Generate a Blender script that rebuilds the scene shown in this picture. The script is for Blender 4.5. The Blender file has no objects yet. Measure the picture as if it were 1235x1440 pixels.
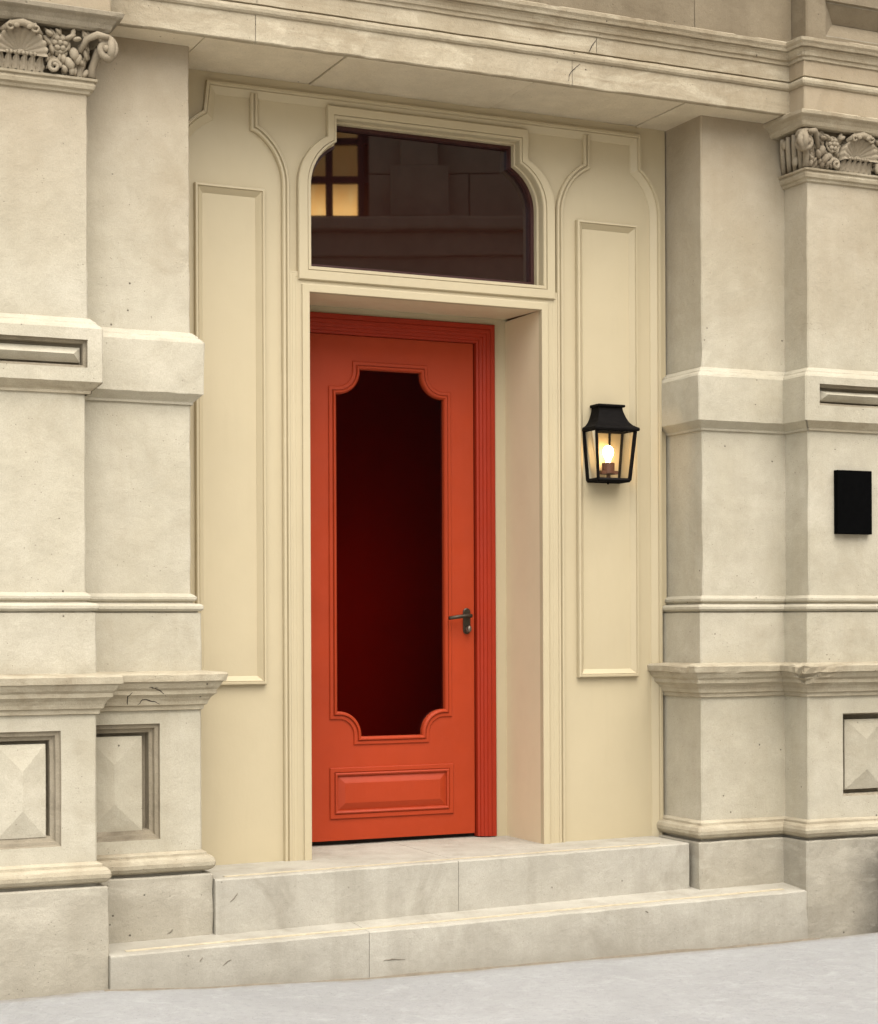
import bpy, bmesh, math, random
from mathutils import Vector, noise, Matrix
random.seed(7)
R = math.radians
sc = bpy.context.scene
C = sc.collection

# ------------------------------------------------------------------ camera
W_PX, H_PX, F_PX, SV = 1235.0, 1440.0, 2585.6, 881.0
YAW, ROLL, CAM_D, CAM_H = R(24.93), R(-0.2367), 7.2, 1.49
cam = bpy.data.objects.new('camera', bpy.data.cameras.new('camera'))
C.objects.link(cam)
fw = Vector((math.sin(YAW), math.cos(YAW), 0)); rt = Vector((math.cos(YAW), -math.sin(YAW), 0)); up = Vector((0, 0, 1))
r2 = rt * math.cos(ROLL) + up * math.sin(ROLL); u2 = -rt * math.sin(ROLL) + up * math.cos(ROLL)
M = Matrix((r2, u2, -fw)).transposed().to_4x4(); M.translation = Vector((0, -CAM_D, CAM_H))
cam.matrix_world = M
cd = cam.data
cd.sensor_fit = 'VERTICAL'; cd.sensor_height = 36.0; cd.sensor_width = 36.0 * W_PX / H_PX
cd.lens = 36.0 * F_PX / H_PX
cd.shift_y = (SV - H_PX / 2) / H_PX
cd.clip_start = 0.05; cd.clip_end = 400
sc.camera = cam
sc.render.resolution_x, sc.render.resolution_y = 878, 1024

# ------------------------------------------------------------------ world, sun, exposure
SUN_EL, SUN_AZ = R(60), R(183)          # azimuth clockwise from +Y (the facade looks towards -Y)
world = bpy.data.worlds.new('World'); sc.world = world; world.use_nodes = True
wn, wl = world.node_tree.nodes, world.node_tree.links
sky = wn.new('ShaderNodeTexSky'); sky.sky_type = 'NISHITA'; sky.sun_disc = False
sky.sun_elevation = SUN_EL; sky.sun_rotation = SUN_AZ; sky.dust_density = 3.0; sky.air_density = 1.2
hs = wn.new('ShaderNodeHueSaturation'); hs.inputs['Saturation'].default_value = 0.30
wl.new(sky.outputs['Color'], hs.inputs['Color'])
bg = wn['Background']; bg.inputs['Strength'].default_value = 0.15
wl.new(hs.outputs['Color'], bg.inputs['Color'])
sl = bpy.data.lights.new('sun', 'SUN'); sl.energy = 1.8; sl.angle = R(80); sl.color = (1.0, 0.935, 0.825)
sun = bpy.data.objects.new('sun', sl); C.objects.link(sun)
sd = Vector((math.sin(SUN_AZ) * math.cos(SUN_EL), math.cos(SUN_AZ) * math.cos(SUN_EL), math.sin(SUN_EL)))
sun.rotation_euler = sd.to_track_quat('Z', 'Y').to_euler(); sun.location = sd * 30
vs = sc.view_settings
vs.view_transform = 'Standard'; vs.look = 'None'; vs.gamma = 1.0; vs.use_curve_mapping = False
vs.exposure = 1.14
try:
    sc.cycles.max_bounces = 10; sc.cycles.diffuse_bounces = 6; sc.cycles.transparent_max_bounces = 16
except Exception:
    pass

# ------------------------------------------------------------------ materials
def new_mat(name):
    m = bpy.data.materials.new(name); m.use_nodes = True
    return m, m.node_tree.nodes, m.node_tree.links, m.node_tree.nodes['Principled BSDF']

class NB:
    def __init__(s, n, l): s.n, s.l = n, l
    def pos(s, scale=(1, 1, 1)):
        g = s.n.new('ShaderNodeNewGeometry')
        mp = s.n.new('ShaderNodeMapping'); mp.inputs['Scale'].default_value = scale
        s.l.new(g.outputs['Position'], mp.inputs['Vector']); return mp.outputs['Vector']
    def noise(s, vec, scale, detail=4, rough=0.55, dist=0.0):
        t = s.n.new('ShaderNodeTexNoise'); t.inputs['Scale'].default_value = scale
        t.inputs['Detail'].default_value = detail; t.inputs['Roughness'].default_value = rough
        t.inputs['Distortion'].default_value = dist
        s.l.new(vec, t.inputs['Vector']); return t.outputs['Fac']
    def voro(s, vec, scale, out='Distance'):
        t = s.n.new('ShaderNodeTexVoronoi'); t.inputs['Scale'].default_value = scale
        s.l.new(vec, t.inputs['Vector']); return t.outputs[out]
    def rng(s, val, a, b, c=0.0, d=1.0, smooth=False):
        t = s.n.new('ShaderNodeMapRange'); t.inputs[1].default_value = a; t.inputs[2].default_value = b
        t.inputs[3].default_value = c; t.inputs[4].default_value = d
        if smooth: t.interpolation_type = 'SMOOTHSTEP'
        s.l.new(val, t.inputs[0]); return t.outputs[0]
    def math(s, op, a, b=None, clamp=False):
        t = s.n.new('ShaderNodeMath'); t.operation = op; t.use_clamp = clamp
        for k, x in enumerate((a, b)):
            if x is None: continue
            if isinstance(x, (int, float)): t.inputs[k].default_value = x
            else: s.l.new(x, t.inputs[k])
        return t.outputs[0]
    def mix(s, fac, a, b, mode='MIX'):
        t = s.n.new('ShaderNodeMix'); t.data_type = 'RGBA'; t.blend_type = mode
        for k, x in ((0, fac), (6, a), (7, b)):
            if isinstance(x, (int, float)): t.inputs[k].default_value = x
            elif isinstance(x, tuple): t.inputs[k].default_value = (*x, 1)
            else: s.l.new(x, t.inputs[k])
        return t.outputs[2]
    def sep(s, vec):
        t = s.n.new('ShaderNodeSeparateXYZ'); s.l.new(vec, t.inputs[0]); return t.outputs
    def rand(s):
        return s.n.new('ShaderNodeObjectInfo').outputs['Random']
    def bump(s, h, strength, dist, bsdf, prev=None):
        t = s.n.new('ShaderNodeBump'); t.inputs['Strength'].default_value = strength
        t.inputs['Distance'].default_value = dist; s.l.new(h, t.inputs['Height'])
        if prev is not None: s.l.new(prev, t.inputs['Normal'])
        s.l.new(t.outputs['Normal'], bsdf.inputs['Normal']); return t.outputs['Normal']

def stone_mat(name, ca, cb, cdirt, rough=0.85, grime=1.0, streak=0.5, ochre=0.0, pit=1.0, spall=0.0, bumpk=1.0, dark_blot=False, hstreak=0.0):
    m, n, l, b = new_mat(name); k = NB(n, l)
    p = k.pos(); ps = k.pos((7, 7, 0.55))
    blotch = k.rng(k.noise(p, 1.7, 6, 0.6, 0.4), 0.33, 0.68)
    col = k.mix(blotch, ca, cb)
    mid = k.rng(k.noise(p, 9, 5, 0.62), 0.35, 0.7)
    col = k.mix(k.math('MULTIPLY', mid, 0.38), col, tuple(x * 0.74 for x in cb))
    st = k.rng(k.noise(ps, 1.0, 4, 0.6), 0.5, 0.78)
    col = k.mix(k.math('MULTIPLY', st, 0.42 * streak), col, cdirt)
    if hstreak > 0:
        hsn = k.rng(k.noise(k.pos((1.1, 1.1, 26)), 2.0, 6, 0.65, 0.3), 0.48, 0.70)
        col = k.mix(k.math('MULTIPLY', hsn, hstreak), col, cdirt)
    # weather stains: ragged patches of brown crust
    pat = k.rng(k.noise(p, 2.6, 8, 0.68, 0.8), 0.54, 0.74)
    col = k.mix(k.math('MULTIPLY', pat, 0.55 * grime), col, cdirt)
    z = k.sep(p)[2]
    if ochre > 0:
        hz = k.rng(k.math('ADD', z, k.math('MULTIPLY', k.noise(p, 1.9, 5, 0.6), 0.9)), 3.2, 4.75)
        col = k.mix(k.math('MULTIPLY', hz, ochre), col, (0.235, 0.155, 0.075))
    # splash dirt near the pavement, ragged
    spl = k.rng(k.math('ADD', z, k.math('MULTIPLY', k.noise(p, 6, 6, 0.7), 0.42)), 0.46, 0.26)
    col = k.mix(k.math('MULTIPLY', spl, 0.45 * grime), col, (0.20, 0.175, 0.135))
    if dark_blot:  # dark blot low down at the right end
        x = k.sep(p)[0]
        so = k.rng(k.math('ADD', x, k.math('MULTIPLY', k.noise(p, 4, 6, 0.62), 0.26)), 5.46, 5.70)
        so = k.math('MULTIPLY', so, k.rng(z, 0.56, 0.40))
        col = k.mix(k.math('MULTIPLY', so, 0.97), col, (0.022, 0.018, 0.015))
    if spall > 0:   # pale lost-surface flakes
        fl = k.rng(k.noise(k.pos((1, 1, 3.2)), 2.6, 9, 0.7, 0.4), 0.54, 0.62)
        col = k.mix(k.math('MULTIPLY', fl, spall), col, tuple(min(0.62, x * 1.28) for x in ca))
    # fine grain and dark pits
    gr = k.noise(p, 210, 3, 0.6)
    col = k.mix(k.math('MULTIPLY', k.rng(gr, 0.35, 0.75), 0.34), col, tuple(x * 0.55 for x in cb))
    v = k.voro(p, 17)
    pm = k.math('MULTIPLY', k.rng(v, 0.085, 0.05), k.rng(k.noise(p, 4.3, 3), 0.56, 0.60))
    v2 = k.voro(p, 46)
    pm2 = k.math('MULTIPLY', k.rng(v2, 0.12, 0.07), k.rng(k.noise(p, 6.1, 3), 0.52, 0.58))
    pits = k.math('MULTIPLY', k.math('MAXIMUM', pm, k.math('MULTIPLY', pm2, 0.6)), pit, True)
    col = k.mix(k.math('MULTIPLY', pits, 0.85), col, (0.07, 0.055, 0.04))
    rv = k.rng(k.rand(), 0, 1, 0.95, 1.03)
    mx = n.new('ShaderNodeVectorMath'); mx.operation = 'SCALE'
    l.new(col, mx.inputs[0]); l.new(rv, mx.inputs['Scale'])
    l.new(mx.outputs[0], b.inputs['Base Color'])
    b.inputs['Roughness'].default_value = rough; b.inputs['Specular IOR Level'].default_value = 0.25
    h = k.math('ADD', k.math('MULTIPLY', gr, 0.5), k.noise(p, 48, 6, 0.65))
    h = k.math('SUBTRACT', h, k.math('MULTIPLY', pits, 1.6))
    n1 = k.bump(h, 0.42 * bumpk, 0.0045, b)
    k.bump(k.noise(p, 8, 4, 0.55), 0.35 * bumpk, 0.018, b, n1)
    return m

def paint_mat(name, col, rough=0.42, var=0.06, spec=0.45, bumpd=0.0012, dirt=0.12):
    m, n, l, b = new_mat(name); k = NB(n, l); p = k.pos()
    f = k.rng(k.noise(p, 2.3, 5, 0.6), 0.3, 0.7)
    c = k.mix(f, tuple(x * (1 + var) for x in col), tuple(x * (1 - var) for x in col))
    f2 = k.rng(k.noise(k.pos((12, 12, 1.2)), 1.5, 5, 0.65), 0.56, 0.8)
    c = k.mix(k.math('MULTIPLY', f2, dirt), c, tuple(x * 0.6 for x in col))
    l.new(c, b.inputs['Base Color'])
    l.new(k.rng(k.noise(p, 18, 4), 0.3, 0.7, rough - 0.06, rough + 0.08), b.inputs['Roughness'])
    b.inputs['Specular IOR Level'].default_value = spec
    n1 = k.bump(k.noise(p, 130, 4, 0.6), 0.35, bumpd, b)
    k.bump(k.noise(k.pos((4, 4, 2.2)), 2.2, 3, 0.5), 0.25, 0.012, b, n1)
    return m

def plain_mat(name, col, rough=0.5, metal=0.0, spec=0.5, bump=0.0):
    m, n, l, b = new_mat(name); k = NB(n, l); p = k.pos()
    f = k.rng(k.noise(p, 35, 5, 0.6), 0.3, 0.7)
    l.new(k.mix(f, tuple(x * 1.15 for x in col), tuple(x * 0.82 for x in col)), b.inputs['Base Color'])
    l.new(k.rng(k.noise(p, 60, 4), 0.3, 0.7, max(0.02, rough - 0.08), rough + 0.08), b.inputs['Roughness'])
    b.inputs['Metallic'].default_value = metal; b.inputs['Specular IOR Level'].default_value = spec
    if bump: k.bump(k.noise(p, 300, 3), 0.4, bump, b)
    return m

MAT = {}
SA, SB, SD = (0.487, 0.446, 0.352), (0.402, 0.361, 0.268), (0.23, 0.18, 0.105)
MAT['stone'] = stone_mat('limestone', SA, SB, SD, ochre=0.75, grime=0.5, streak=0.4)
MAT['stone_old'] = stone_mat('weathered_limestone', (0.46, 0.408, 0.303), (0.37, 0.318, 0.222), (0.165, 0.118, 0.062), ochre=0.30, grime=1.1, streak=0.7, spall=0.3, bumpk=1.5, hstreak=0.3)
MAT['stone_soffit'] = stone_mat('bounce_lit_limestone', (0.68, 0.595, 0.445), (0.60, 0.52, 0.38), (0.40, 0.315, 0.20), ochre=0.0, grime=0.5, streak=0.0, bumpk=1.2)  # paler than the other stone: bounce light painted into the underside
MAT['stone_grimy_shade'] = stone_mat('grimy_shaded_limestone', (0.33, 0.285, 0.21), (0.25, 0.21, 0.145), (0.075, 0.056, 0.035), grime=1.4, streak=0.9, bumpk=1.6)  # grime in the panel recesses; painted shade on the left abacus
MAT['stone_dark'] = stone_mat('dark_limestone', (0.24, 0.195, 0.13), (0.185, 0.146, 0.093), (0.085, 0.06, 0.034), ochre=0.0, grime=1.1, streak=0.9, bumpk=1.3)  # darker stone of the upper wall; on the bells it paints shade
MAT['plinth'] = stone_mat('plinth_limestone', (0.42, 0.385, 0.31), (0.34, 0.306, 0.236), (0.18, 0.148, 0.10), grime=0.95, streak=0.6, spall=0.25, dark_blot=True, bumpk=1.3)
MAT['step'] = stone_mat('step_limestone', (0.45, 0.42, 0.352), (0.372, 0.343, 0.278), (0.18, 0.155, 0.112), grime=0.9, streak=0.9, pit=0.6)
MAT['carved'] = stone_mat('carved_limestone', (0.37, 0.32, 0.24), (0.27, 0.225, 0.155), (0.085, 0.06, 0.036), grime=1.5, streak=0.3, ochre=0.2, pit=0.5)
MAT['cream'] = paint_mat('cream_paint', (0.435, 0.366, 0.236), 0.48, 0.03, 0.4, 0.0009, 0.07)
MAT['red'] = paint_mat('orange_red_paint', (0.31, 0.034, 0.0075), 0.46, 0.09, 0.25, 0.0009, 0.10)
MAT['red_frame'] = paint_mat('shaded_red_paint', (0.27, 0.021, 0.006), 0.44, 0.09, 0.25, 0.0009, 0.10)  # the door's red darkened, painting shade into the frame
MAT['strip'] = plain_mat('nosing_grit', (0.44, 0.375, 0.26), 0.9, bump=0.002)
MAT['iron'] = plain_mat('black_iron', (0.006, 0.005, 0.0045), 0.7, 0.0, 0.05, 0.0006)
MAT['bronze'] = plain_mat('dark_bronze', (0.055, 0.042, 0.028), 0.42, 0.7)
MAT['holder'] = plain_mat('brown_lampholder', (0.10, 0.04, 0.022), 0.5)
MAT['black'] = plain_mat('black_plaque', (0.002, 0.002, 0.002), 0.85, 0, 0.02)
MAT['gap'] = plain_mat('shadow_gap', (0.03, 0.022, 0.015), 0.9)
MAT['mortar'] = plain_mat('pale_mortar', (0.17, 0.14, 0.10), 0.95, bump=0.003)

def glass_dark(name, tint, rough=0.02):
    m, n, l, b = new_mat(name); k = NB(n, l)
    b.inputs['Base Color'].default_value = (*tint, 1); b.inputs['Roughness'].default_value = rough
    b.inputs['IOR'].default_value = 1.52; b.inputs['Specular IOR Level'].default_value = 0.5
    b.inputs['Coat Weight'].default_value = 1.0; b.inputs['Coat Roughness'].default_value = rough; b.inputs['Coat IOR'].default_value = 1.5
    k.bump(k.noise(k.pos(), 2.0, 2, 0.4), 0.06, 0.01, b)
    return m
m, n, l, b = new_mat('red_tinted_glass')
tr = n.new('ShaderNodeBsdfTransparent'); tr.inputs[0].default_value = (0.54, 0.085, 0.045, 1)
gl = n.new('ShaderNodeBsdfGlossy'); gl.inputs['Roughness'].default_value = 0.03
fr = n.new('ShaderNodeFresnel'); fr.inputs[0].default_value = 1.45
ms = n.new('ShaderNodeMixShader'); l.new(fr.outputs[0], ms.inputs[0]); l.new(tr.outputs[0], ms.inputs[1]); l.new(gl.outputs[0], ms.inputs[2])
l.new(ms.outputs[0], n['Material Output'].inputs['Surface']); MAT['pane'] = m
MAT['transom'] = glass_dark('dark_brown_glass', (0.016, 0.0035, 0.0025), 0.015)
m, n, l, b = new_mat('lantern_glass')
tr = n.new('ShaderNodeBsdfTransparent'); tr.inputs[0].default_value = (0.97, 0.92, 0.84, 1)
gl = n.new('ShaderNodeBsdfGlossy'); gl.inputs['Roughness'].default_value = 0.04
fr = n.new('ShaderNodeFresnel'); fr.inputs[0].default_value = 1.45
ms = n.new('ShaderNodeMixShader'); l.new(fr.outputs[0], ms.inputs[0]); l.new(tr.outputs[0], ms.inputs[1]); l.new(gl.outputs[0], ms.inputs[2])
l.new(ms.outputs[0], n['Material Output'].inputs['Surface']); MAT['lglass'] = m
def emit(name, col, s):
    m, n, l, b = new_mat(name)
    b.inputs['Base Color'].default_value = (0.8, 0.75, 0.6, 1)
    b.inputs['Emission Color'].default_value = (*col, 1); b.inputs['Emission Strength'].default_value = s
    return m
MAT['bulb'] = emit('glowing_bulb', (1.0, 0.70, 0.36), 14.0)
m, n, l, b = new_mat('lit_blind'); k = NB(n, l); b.inputs['Base Color'].default_value = (0.10, 0.05, 0.02, 1)
wv = k.noise(k.pos((1, 1, 0.4)), 6, 3)
cz = k.rng(k.sep(k.pos())[2], 5.64, 5.98, 1.0, 0.10)
l.new(k.mix(k.rng(wv, 0.3, 0.7), (1.0, 0.62, 0.22), (1.0, 0.48, 0.12)), b.inputs['Emission Color'])
l.new(k.math('MULTIPLY', cz, 3.9), b.inputs['Emission Strength']); MAT['blind'] = m

# pavement
m, n, l, b = new_mat('pavement_stone'); k = NB(n, l); p = k.pos()
c = k.mix(k.rng(k.noise(p, 1.1, 7, 0.65, 0.5), 0.35, 0.68), (0.355, 0.352, 0.342), (0.295, 0.292, 0.283))
c = k.mix(k.math('MULTIPLY', k.rng(k.noise(k.pos((2.2, 3.6, 3)), 1.6, 8, 0.74, 0.9), 0.47, 0.72), 0.4), c, (0.29, 0.285, 0.272))
c = k.mix(k.math('MULTIPLY', k.rng(k.noise(p, 9, 7, 0.75, 0.6), 0.52, 0.66), 0.55), c, (0.41, 0.407, 0.397))
c = k.mix(k.math('MULTIPLY', k.rng(k.noise(p, 34, 6, 0.72), 0.50, 0.72), 0.55), c, (0.235, 0.235, 0.23))
c = k.mix(k.math('MULTIPLY', k.rng(k.voro(p, 42), 0.13, 0.06), 0.7), c, (0.13, 0.125, 0.12))
yy = k.sep(p)[1]
db = k.rng(k.math('ADD', yy, k.math('MULTIPLY', k.noise(p, 7, 6, 0.7), 0.16)), -.245, -.165)
c = k.mix(k.math('MULTIPLY', db, 0.6), c, (0.20, 0.165, 0.115))
l.new(c, b.inputs['Base Color']); b.inputs['Roughness'].default_value = 0.8
n1 = k.bump(k.noise(p, 80, 6, 0.75), 0.9, 0.009, b); k.bump(k.noise(k.pos((3, 4.5, 3)), 2.5, 7, 0.7), 0.5, 0.025, b, n1)
MAT['pavement'] = m

MAT['street'] = stone_mat('bounce_concrete', (0.56, 0.53, 0.48), (0.50, 0.47, 0.42), (0.36, 0.33, 0.28), grime=.4)  # out of view, kept pale to bounce light onto the soffit
# ------------------------------------------------------------------ helpers
def empty(name, loc=(0, 0, 0), rz=0.0, parent=None):
    o = bpy.data.objects.new(name, None); C.objects.link(o); o.location = loc; o.rotation_euler = (0, 0, rz)
    o.empty_display_size = 0.1
    if parent: o.parent = parent
    return o
def tag(o, label=None, cat=None, group=None, kind=None):
    if label: o['label'] = label
    if cat: o['category'] = cat
    if group: o['group'] = group
    if kind: o['kind'] = kind
    return o
def mk(name, V, Fc, mat, parent=None, smooth=False):
    me = bpy.data.meshes.new(name); me.from_pydata([tuple(v) for v in V], [], Fc); me.update()
    if mat: me.materials.append(MAT[mat] if isinstance(mat, str) else mat)
    if smooth:
        for q in me.polygons: q.use_smooth = True
    o = bpy.data.objects.new(name, me); C.objects.link(o)
    if parent: o.parent = parent
    return o
class MB:
    def __init__(s): s.V, s.F = [], []
    def add(s, V, F):
        b = len(s.V); s.V += [Vector(v) for v in V]; s.F += [tuple(i + b for i in f) for f in F]; return s
    def box(s, x0, x1, y0, y1, z0, z1, c=0.0):
        if c <= 0:
            V = [(x, y, z) for z in (z0, z1) for y in (y0, y1) for x in (x0, x1)]
            return s.add(V, [(0, 2, 3, 1), (4, 5, 7, 6), (0, 1, 5, 4), (2, 6, 7, 3), (0, 4, 6, 2), (1, 3, 7, 5)])
        bm = bmesh.new(); bmesh.ops.create_cube(bm, size=1)
        for v in bm.verts:
            v.co = Vector((x0 + (v.co.x + .5) * (x1 - x0), y0 + (v.co.y + .5) * (y1 - y0), z0 + (v.co.z + .5) * (z1 - z0)))
        bmesh.ops.bevel(bm, geom=list(bm.edges), offset=c, segments=2, profile=0.6, affect='EDGES')
        return s.bm(bm)
    def bm(s, bm):
        bm.verts.ensure_lookup_table(); bm.verts.index_update()
        s.add([v.co.copy() for v in bm.verts], [tuple(v.index for v in f.verts) for f in bm.faces]); bm.free(); return s
    def tube(s, pts, rad, n=8, cap=True, squash=1.0):
        pts = [Vector(p) for p in pts]
        if not hasattr(rad, '__len__'): rad = [rad] * len(pts)
        b = len(s.V); prev = None
        for i, p in enumerate(pts):
            d = (pts[min(i + 1, len(pts) - 1)] - pts[max(i - 1, 0)]).normalized()
            if prev is None:
                a = d.cross(Vector((0, 0, 1)))
                if a.length < .1: a = d.cross(Vector((0, 1, 0)))
            else: a = prev - d * prev.dot(d)
            a.normalize(); prev = a; c = d.cross(a)
            for k in range(n):
                t = 2 * math.pi * k / n
                s.V.append(p + (a * math.cos(t) + c * math.sin(t) * squash) * rad[i])
        for i in range(len(pts) - 1):
            for k in range(n):
                s.F.append((b + i * n + k, b + i * n + (k + 1) % n, b + (i + 1) * n + (k + 1) % n, b + (i + 1) * n + k))
        if cap:
            s.F.append(tuple(b + k for k in range(n))[::-1]); e = b + (len(pts) - 1) * n
            s.F.append(tuple(e + k for k in range(n)))
        return s
    def lump(s, c, rx, ry, rz, rot=0.0, n=8):
        """rounded pad, centre c, radii rx (width) ry (depth) rz (height), turned in the XZ plane"""
        bm = bmesh.new(); bmesh.ops.create_uvsphere(bm, u_segments=n, v_segments=max(5, n - 2), radius=1)
        cr, sr = math.cos(rot), math.sin(rot)
        for v in bm.verts:
            x, y, z = v.co.x * rx, v.co.y * ry, v.co.z * rz
            v.co = Vector((c[0] + x * cr - z * sr, c[1] + y, c[2] + x * sr + z * cr))
        return s.bm(bm)
    def build(s, name, mat, parent=None, smooth=False): return mk(name, s.V, s.F, mat, parent, smooth)

def wob(v, a=0.0012, chip=0.0):
    """uneven hand-worked stone surface: same shift for the same place, so neighbours stay joined"""
    q = v * 7.0
    d = Vector((noise.noise(q), noise.noise(q + Vector((31, 7, 3))), noise.noise(q + Vector((5, 57, 11))))) * a
    q2 = v * 30.0
    d += Vector((noise.noise(q2), noise.noise(q2 + Vector((9, 3, 77))), noise.noise(q2 + Vector((41, 2, 5))))) * a * 0.5
    return d

EDGE = 0.006
def sweep(name, nodes, prof, a, b, mat, parent=None, jit=0.0012, chip=0.004, step=0.05, zsub=0.07, edge=EDGE, back=False, skip=(), chips=()):
    """run a profile [(outward, z)] along plan nodes a..b, mitred at every node; outward is right of the direction"""
    P = [Vector((x, y)) for x, y in nodes]; N = len(P)
    pr = []
    for i, (o, z) in enumerate(prof):
        if i:
            o0, z0 = prof[i - 1]; k = max(1, int(math.hypot(o - o0, z - z0) / zsub))
            for t in range(1, k): pr.append((o0 + (o - o0) * t / k, z0 + (z - z0) * t / k, 0))
        sharp = 0
        if 0 < i < len(prof) - 1:
            d0 = Vector((o - prof[i-1][0], z - prof[i-1][1])); d1 = Vector((prof[i+1][0] - o, prof[i+1][1] - z))
            if d0.length > 1e-6 and d1.length > 1e-6:
                cr = (d0.x * d1.y - d0.y * d1.x) / (d0.length * d1.length)
                sharp = 1 if cr > 0.3 and max(d0.length, d1.length) > 0.02 else 0
        pr.append((o, z, sharp))
    dirs = [(P[i + 1] - P[i]).normalized() for i in range(N - 1)]
    def off(i, o):
        nrm = lambda d: Vector((d.y, -d.x))
        if i == 0: return P[0] + nrm(dirs[0]) * o
        if i == N - 1: return P[-1] + nrm(dirs[-1]) * o
        n0, n1 = nrm(dirs[i - 1]), nrm(dirs[i])
        return P[i] + (n0 + n1) / (1 + n0.dot(n1)) * o
    def convex(i):
        if i in (0, N - 1): return False
        d0, d1 = dirs[i - 1], dirs[i]
        return d0.x * d1.y - d0.y * d1.x > 0.2
    cols = []      # (function of o -> xy, corner flag, segment)
    for i in range(a, b):
        L = (P[i + 1] - P[i]).length
        sa = edge if convex(i) else 0; sb = edge if convex(i + 1) else 0
        if convex(i) and i == a: cols.append((i, i - 1, 1, -sa, 1))
        k = max(1, int(L / step))
        for t in range(k + 1):
            f = t / k
            if t == 0 and cols and not convex(i) and i != a: continue
            if t == k and i + 1 == b and False: continue
            cols.append((i, None, f, (sa, sb), 1 if ((t == 0 and sa) or (t == k and sb)) else 0))
        if convex(i + 1) and i + 1 == b: cols.append((i + 1, i + 1, 0, sb, 1))
    V, grid, segs = [], [], []
    nC = len(cols)
    for ci, (i, di, f, e, cf) in enumerate(cols):
        row = []
        for (o, z, sh) in pr:
            if di is not None:
                if f == 1: q = off(i, o) - dirs[i - 1] * (-e) * 1.0; q = off(i, o) - dirs[i - 1] * abs(e)
                else: q = off(i, o) + dirs[i] * e
            else:
                A = off(i, o) + dirs[i] * e[0]; B = off(i + 1, o) - dirs[i] * e[1]
                q = A.lerp(B, f)
            v = Vector((q.x, q.y, z)); w = wob(v, jit)
            if (cf or sh) and chip and 1 < ci < nC - 2:
                c = max(0.0, noise.noise(v * 14.0) - 0.12) + 1.3 * max(0.0, noise.noise(v * 5.0 + Vector((3, 3, 3))) - 0.33)
                amt = c * chip * 2.4
                nd = Vector((0, 0, 0))
                d = dirs[min(i, N - 2)] if di is None else dirs[min(max(i - (1 if f == 1 else 0), 0), N - 2)]
                nd = Vector((-d.y, d.x, 0))
                w += nd * amt
                if sh: w += Vector((0, 0, -amt * 0.5 if o > 0.03 else 0))
            for (cx, cy, cz, cr_, ca) in chips:
                dd = (v - Vector((cx, cy, cz))).length
                if dd < cr_:
                    t = (1 - dd / cr_) ** 0.6
                    d = dirs[min(i, N - 2)]
                    w += Vector((0.5, 0.8, -0.35)) * ca * t * (0.55 + 0.9 * noise.noise(v * 45)) 
            row.append(len(V)); V.append(v + w)
        grid.append(row); segs.append(i if di is None else -1)
    Fc = []
    for c in range(len(grid) - 1):
        if segs[c] in skip and segs[c + 1] in skip and segs[c] == segs[c + 1]: continue
        for r in range(len(pr) - 1):
            Fc.append((grid[c][r], grid[c + 1][r], grid[c + 1][r + 1], grid[c][r + 1]))
    return mk(name, V, Fc, mat, parent)

def flat(mb, x0, x1, z0, z1, Y, step=0.06, jit=0.0012):
    if x1 - x0 < 1e-4 or z1 - z0 < 1e-4: return
    nx = max(1, int((x1 - x0) / step)); nz = max(1, int((z1 - z0) / step)); V = []; Fc = []
    for j in range(nz + 1):
        for i in range(nx + 1):
            v = Vector((x0 + (x1 - x0) * i / nx, Y, z0 + (z1 - z0) * j / nz)); V.append(v + wob(v, jit))
    for j in range(nz):
        for i in range(nx):
            q = j * (nx + 1) + i; Fc.append((q, q + 1, q + nx + 2, q + nx + 1))
    mb.add(V, Fc)

def panel_face(parent, name, x0, x1, z0, z1, Y, hole, steps, mat, clipped=False):
    """flat stone face with a sunk panel; steps = [(inset, depth)] going into the recess"""
    hx0, hx1, hz0, hz1 = hole; mb = MB()
    flat(mb, x0, hx0, z0, z1, Y); flat(mb, hx1, x1, z0, z1, Y); flat(mb, hx0, hx1, z0, hz0, Y); flat(mb, hx0, hx1, hz1, z1, Y)
    o = mb.build(name, mat, parent); mb = MB()
    cur = (0.0, 0.0)
    for st in steps:
        i0, d0 = cur; i1, d1 = st
        A = [(hx0 + (0 if clipped == 'L' else i0), hz0 + i0), (hx1 - (0 if clipped == 'R' else i0), hz0 + i0), (hx1 - (0 if clipped == 'R' else i0), hz1 - i0), (hx0 + (0 if clipped == 'L' else i0), hz1 - i0)]
        B = [(hx0 + (0 if clipped == 'L' else i1), hz0 + i1), (hx1 - (0 if clipped == 'R' else i1), hz0 + i1), (hx1 - (0 if clipped == 'R' else i1), hz1 - i1), (hx0 + (0 if clipped == 'L' else i1), hz1 - i1)]
        V = []
        K = 6
        for q in range(4):
            for t in range(K):
                f = t / K
                a = Vector(A[q]).lerp(Vector(A[(q + 1) % 4]), f); b = Vector(B[q]).lerp(Vector(B[(q + 1) % 4]), f)
                for (w, d) in ((a, d0), (b, d1)):
                    v = Vector((w.x, Y + d, w.y)); V.append(v + wob(v, 0.0014))
        n_ = 4 * K
        mb.add(V, [(2 * q, 2 * ((q + 1) % n_), 2 * ((q + 1) % n_) + 1, 2 * q + 1) for q in range(n_)])
        cur = st
    mb.build('recess_moulding', 'stone_grimy_shade', parent)
    return o

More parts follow.
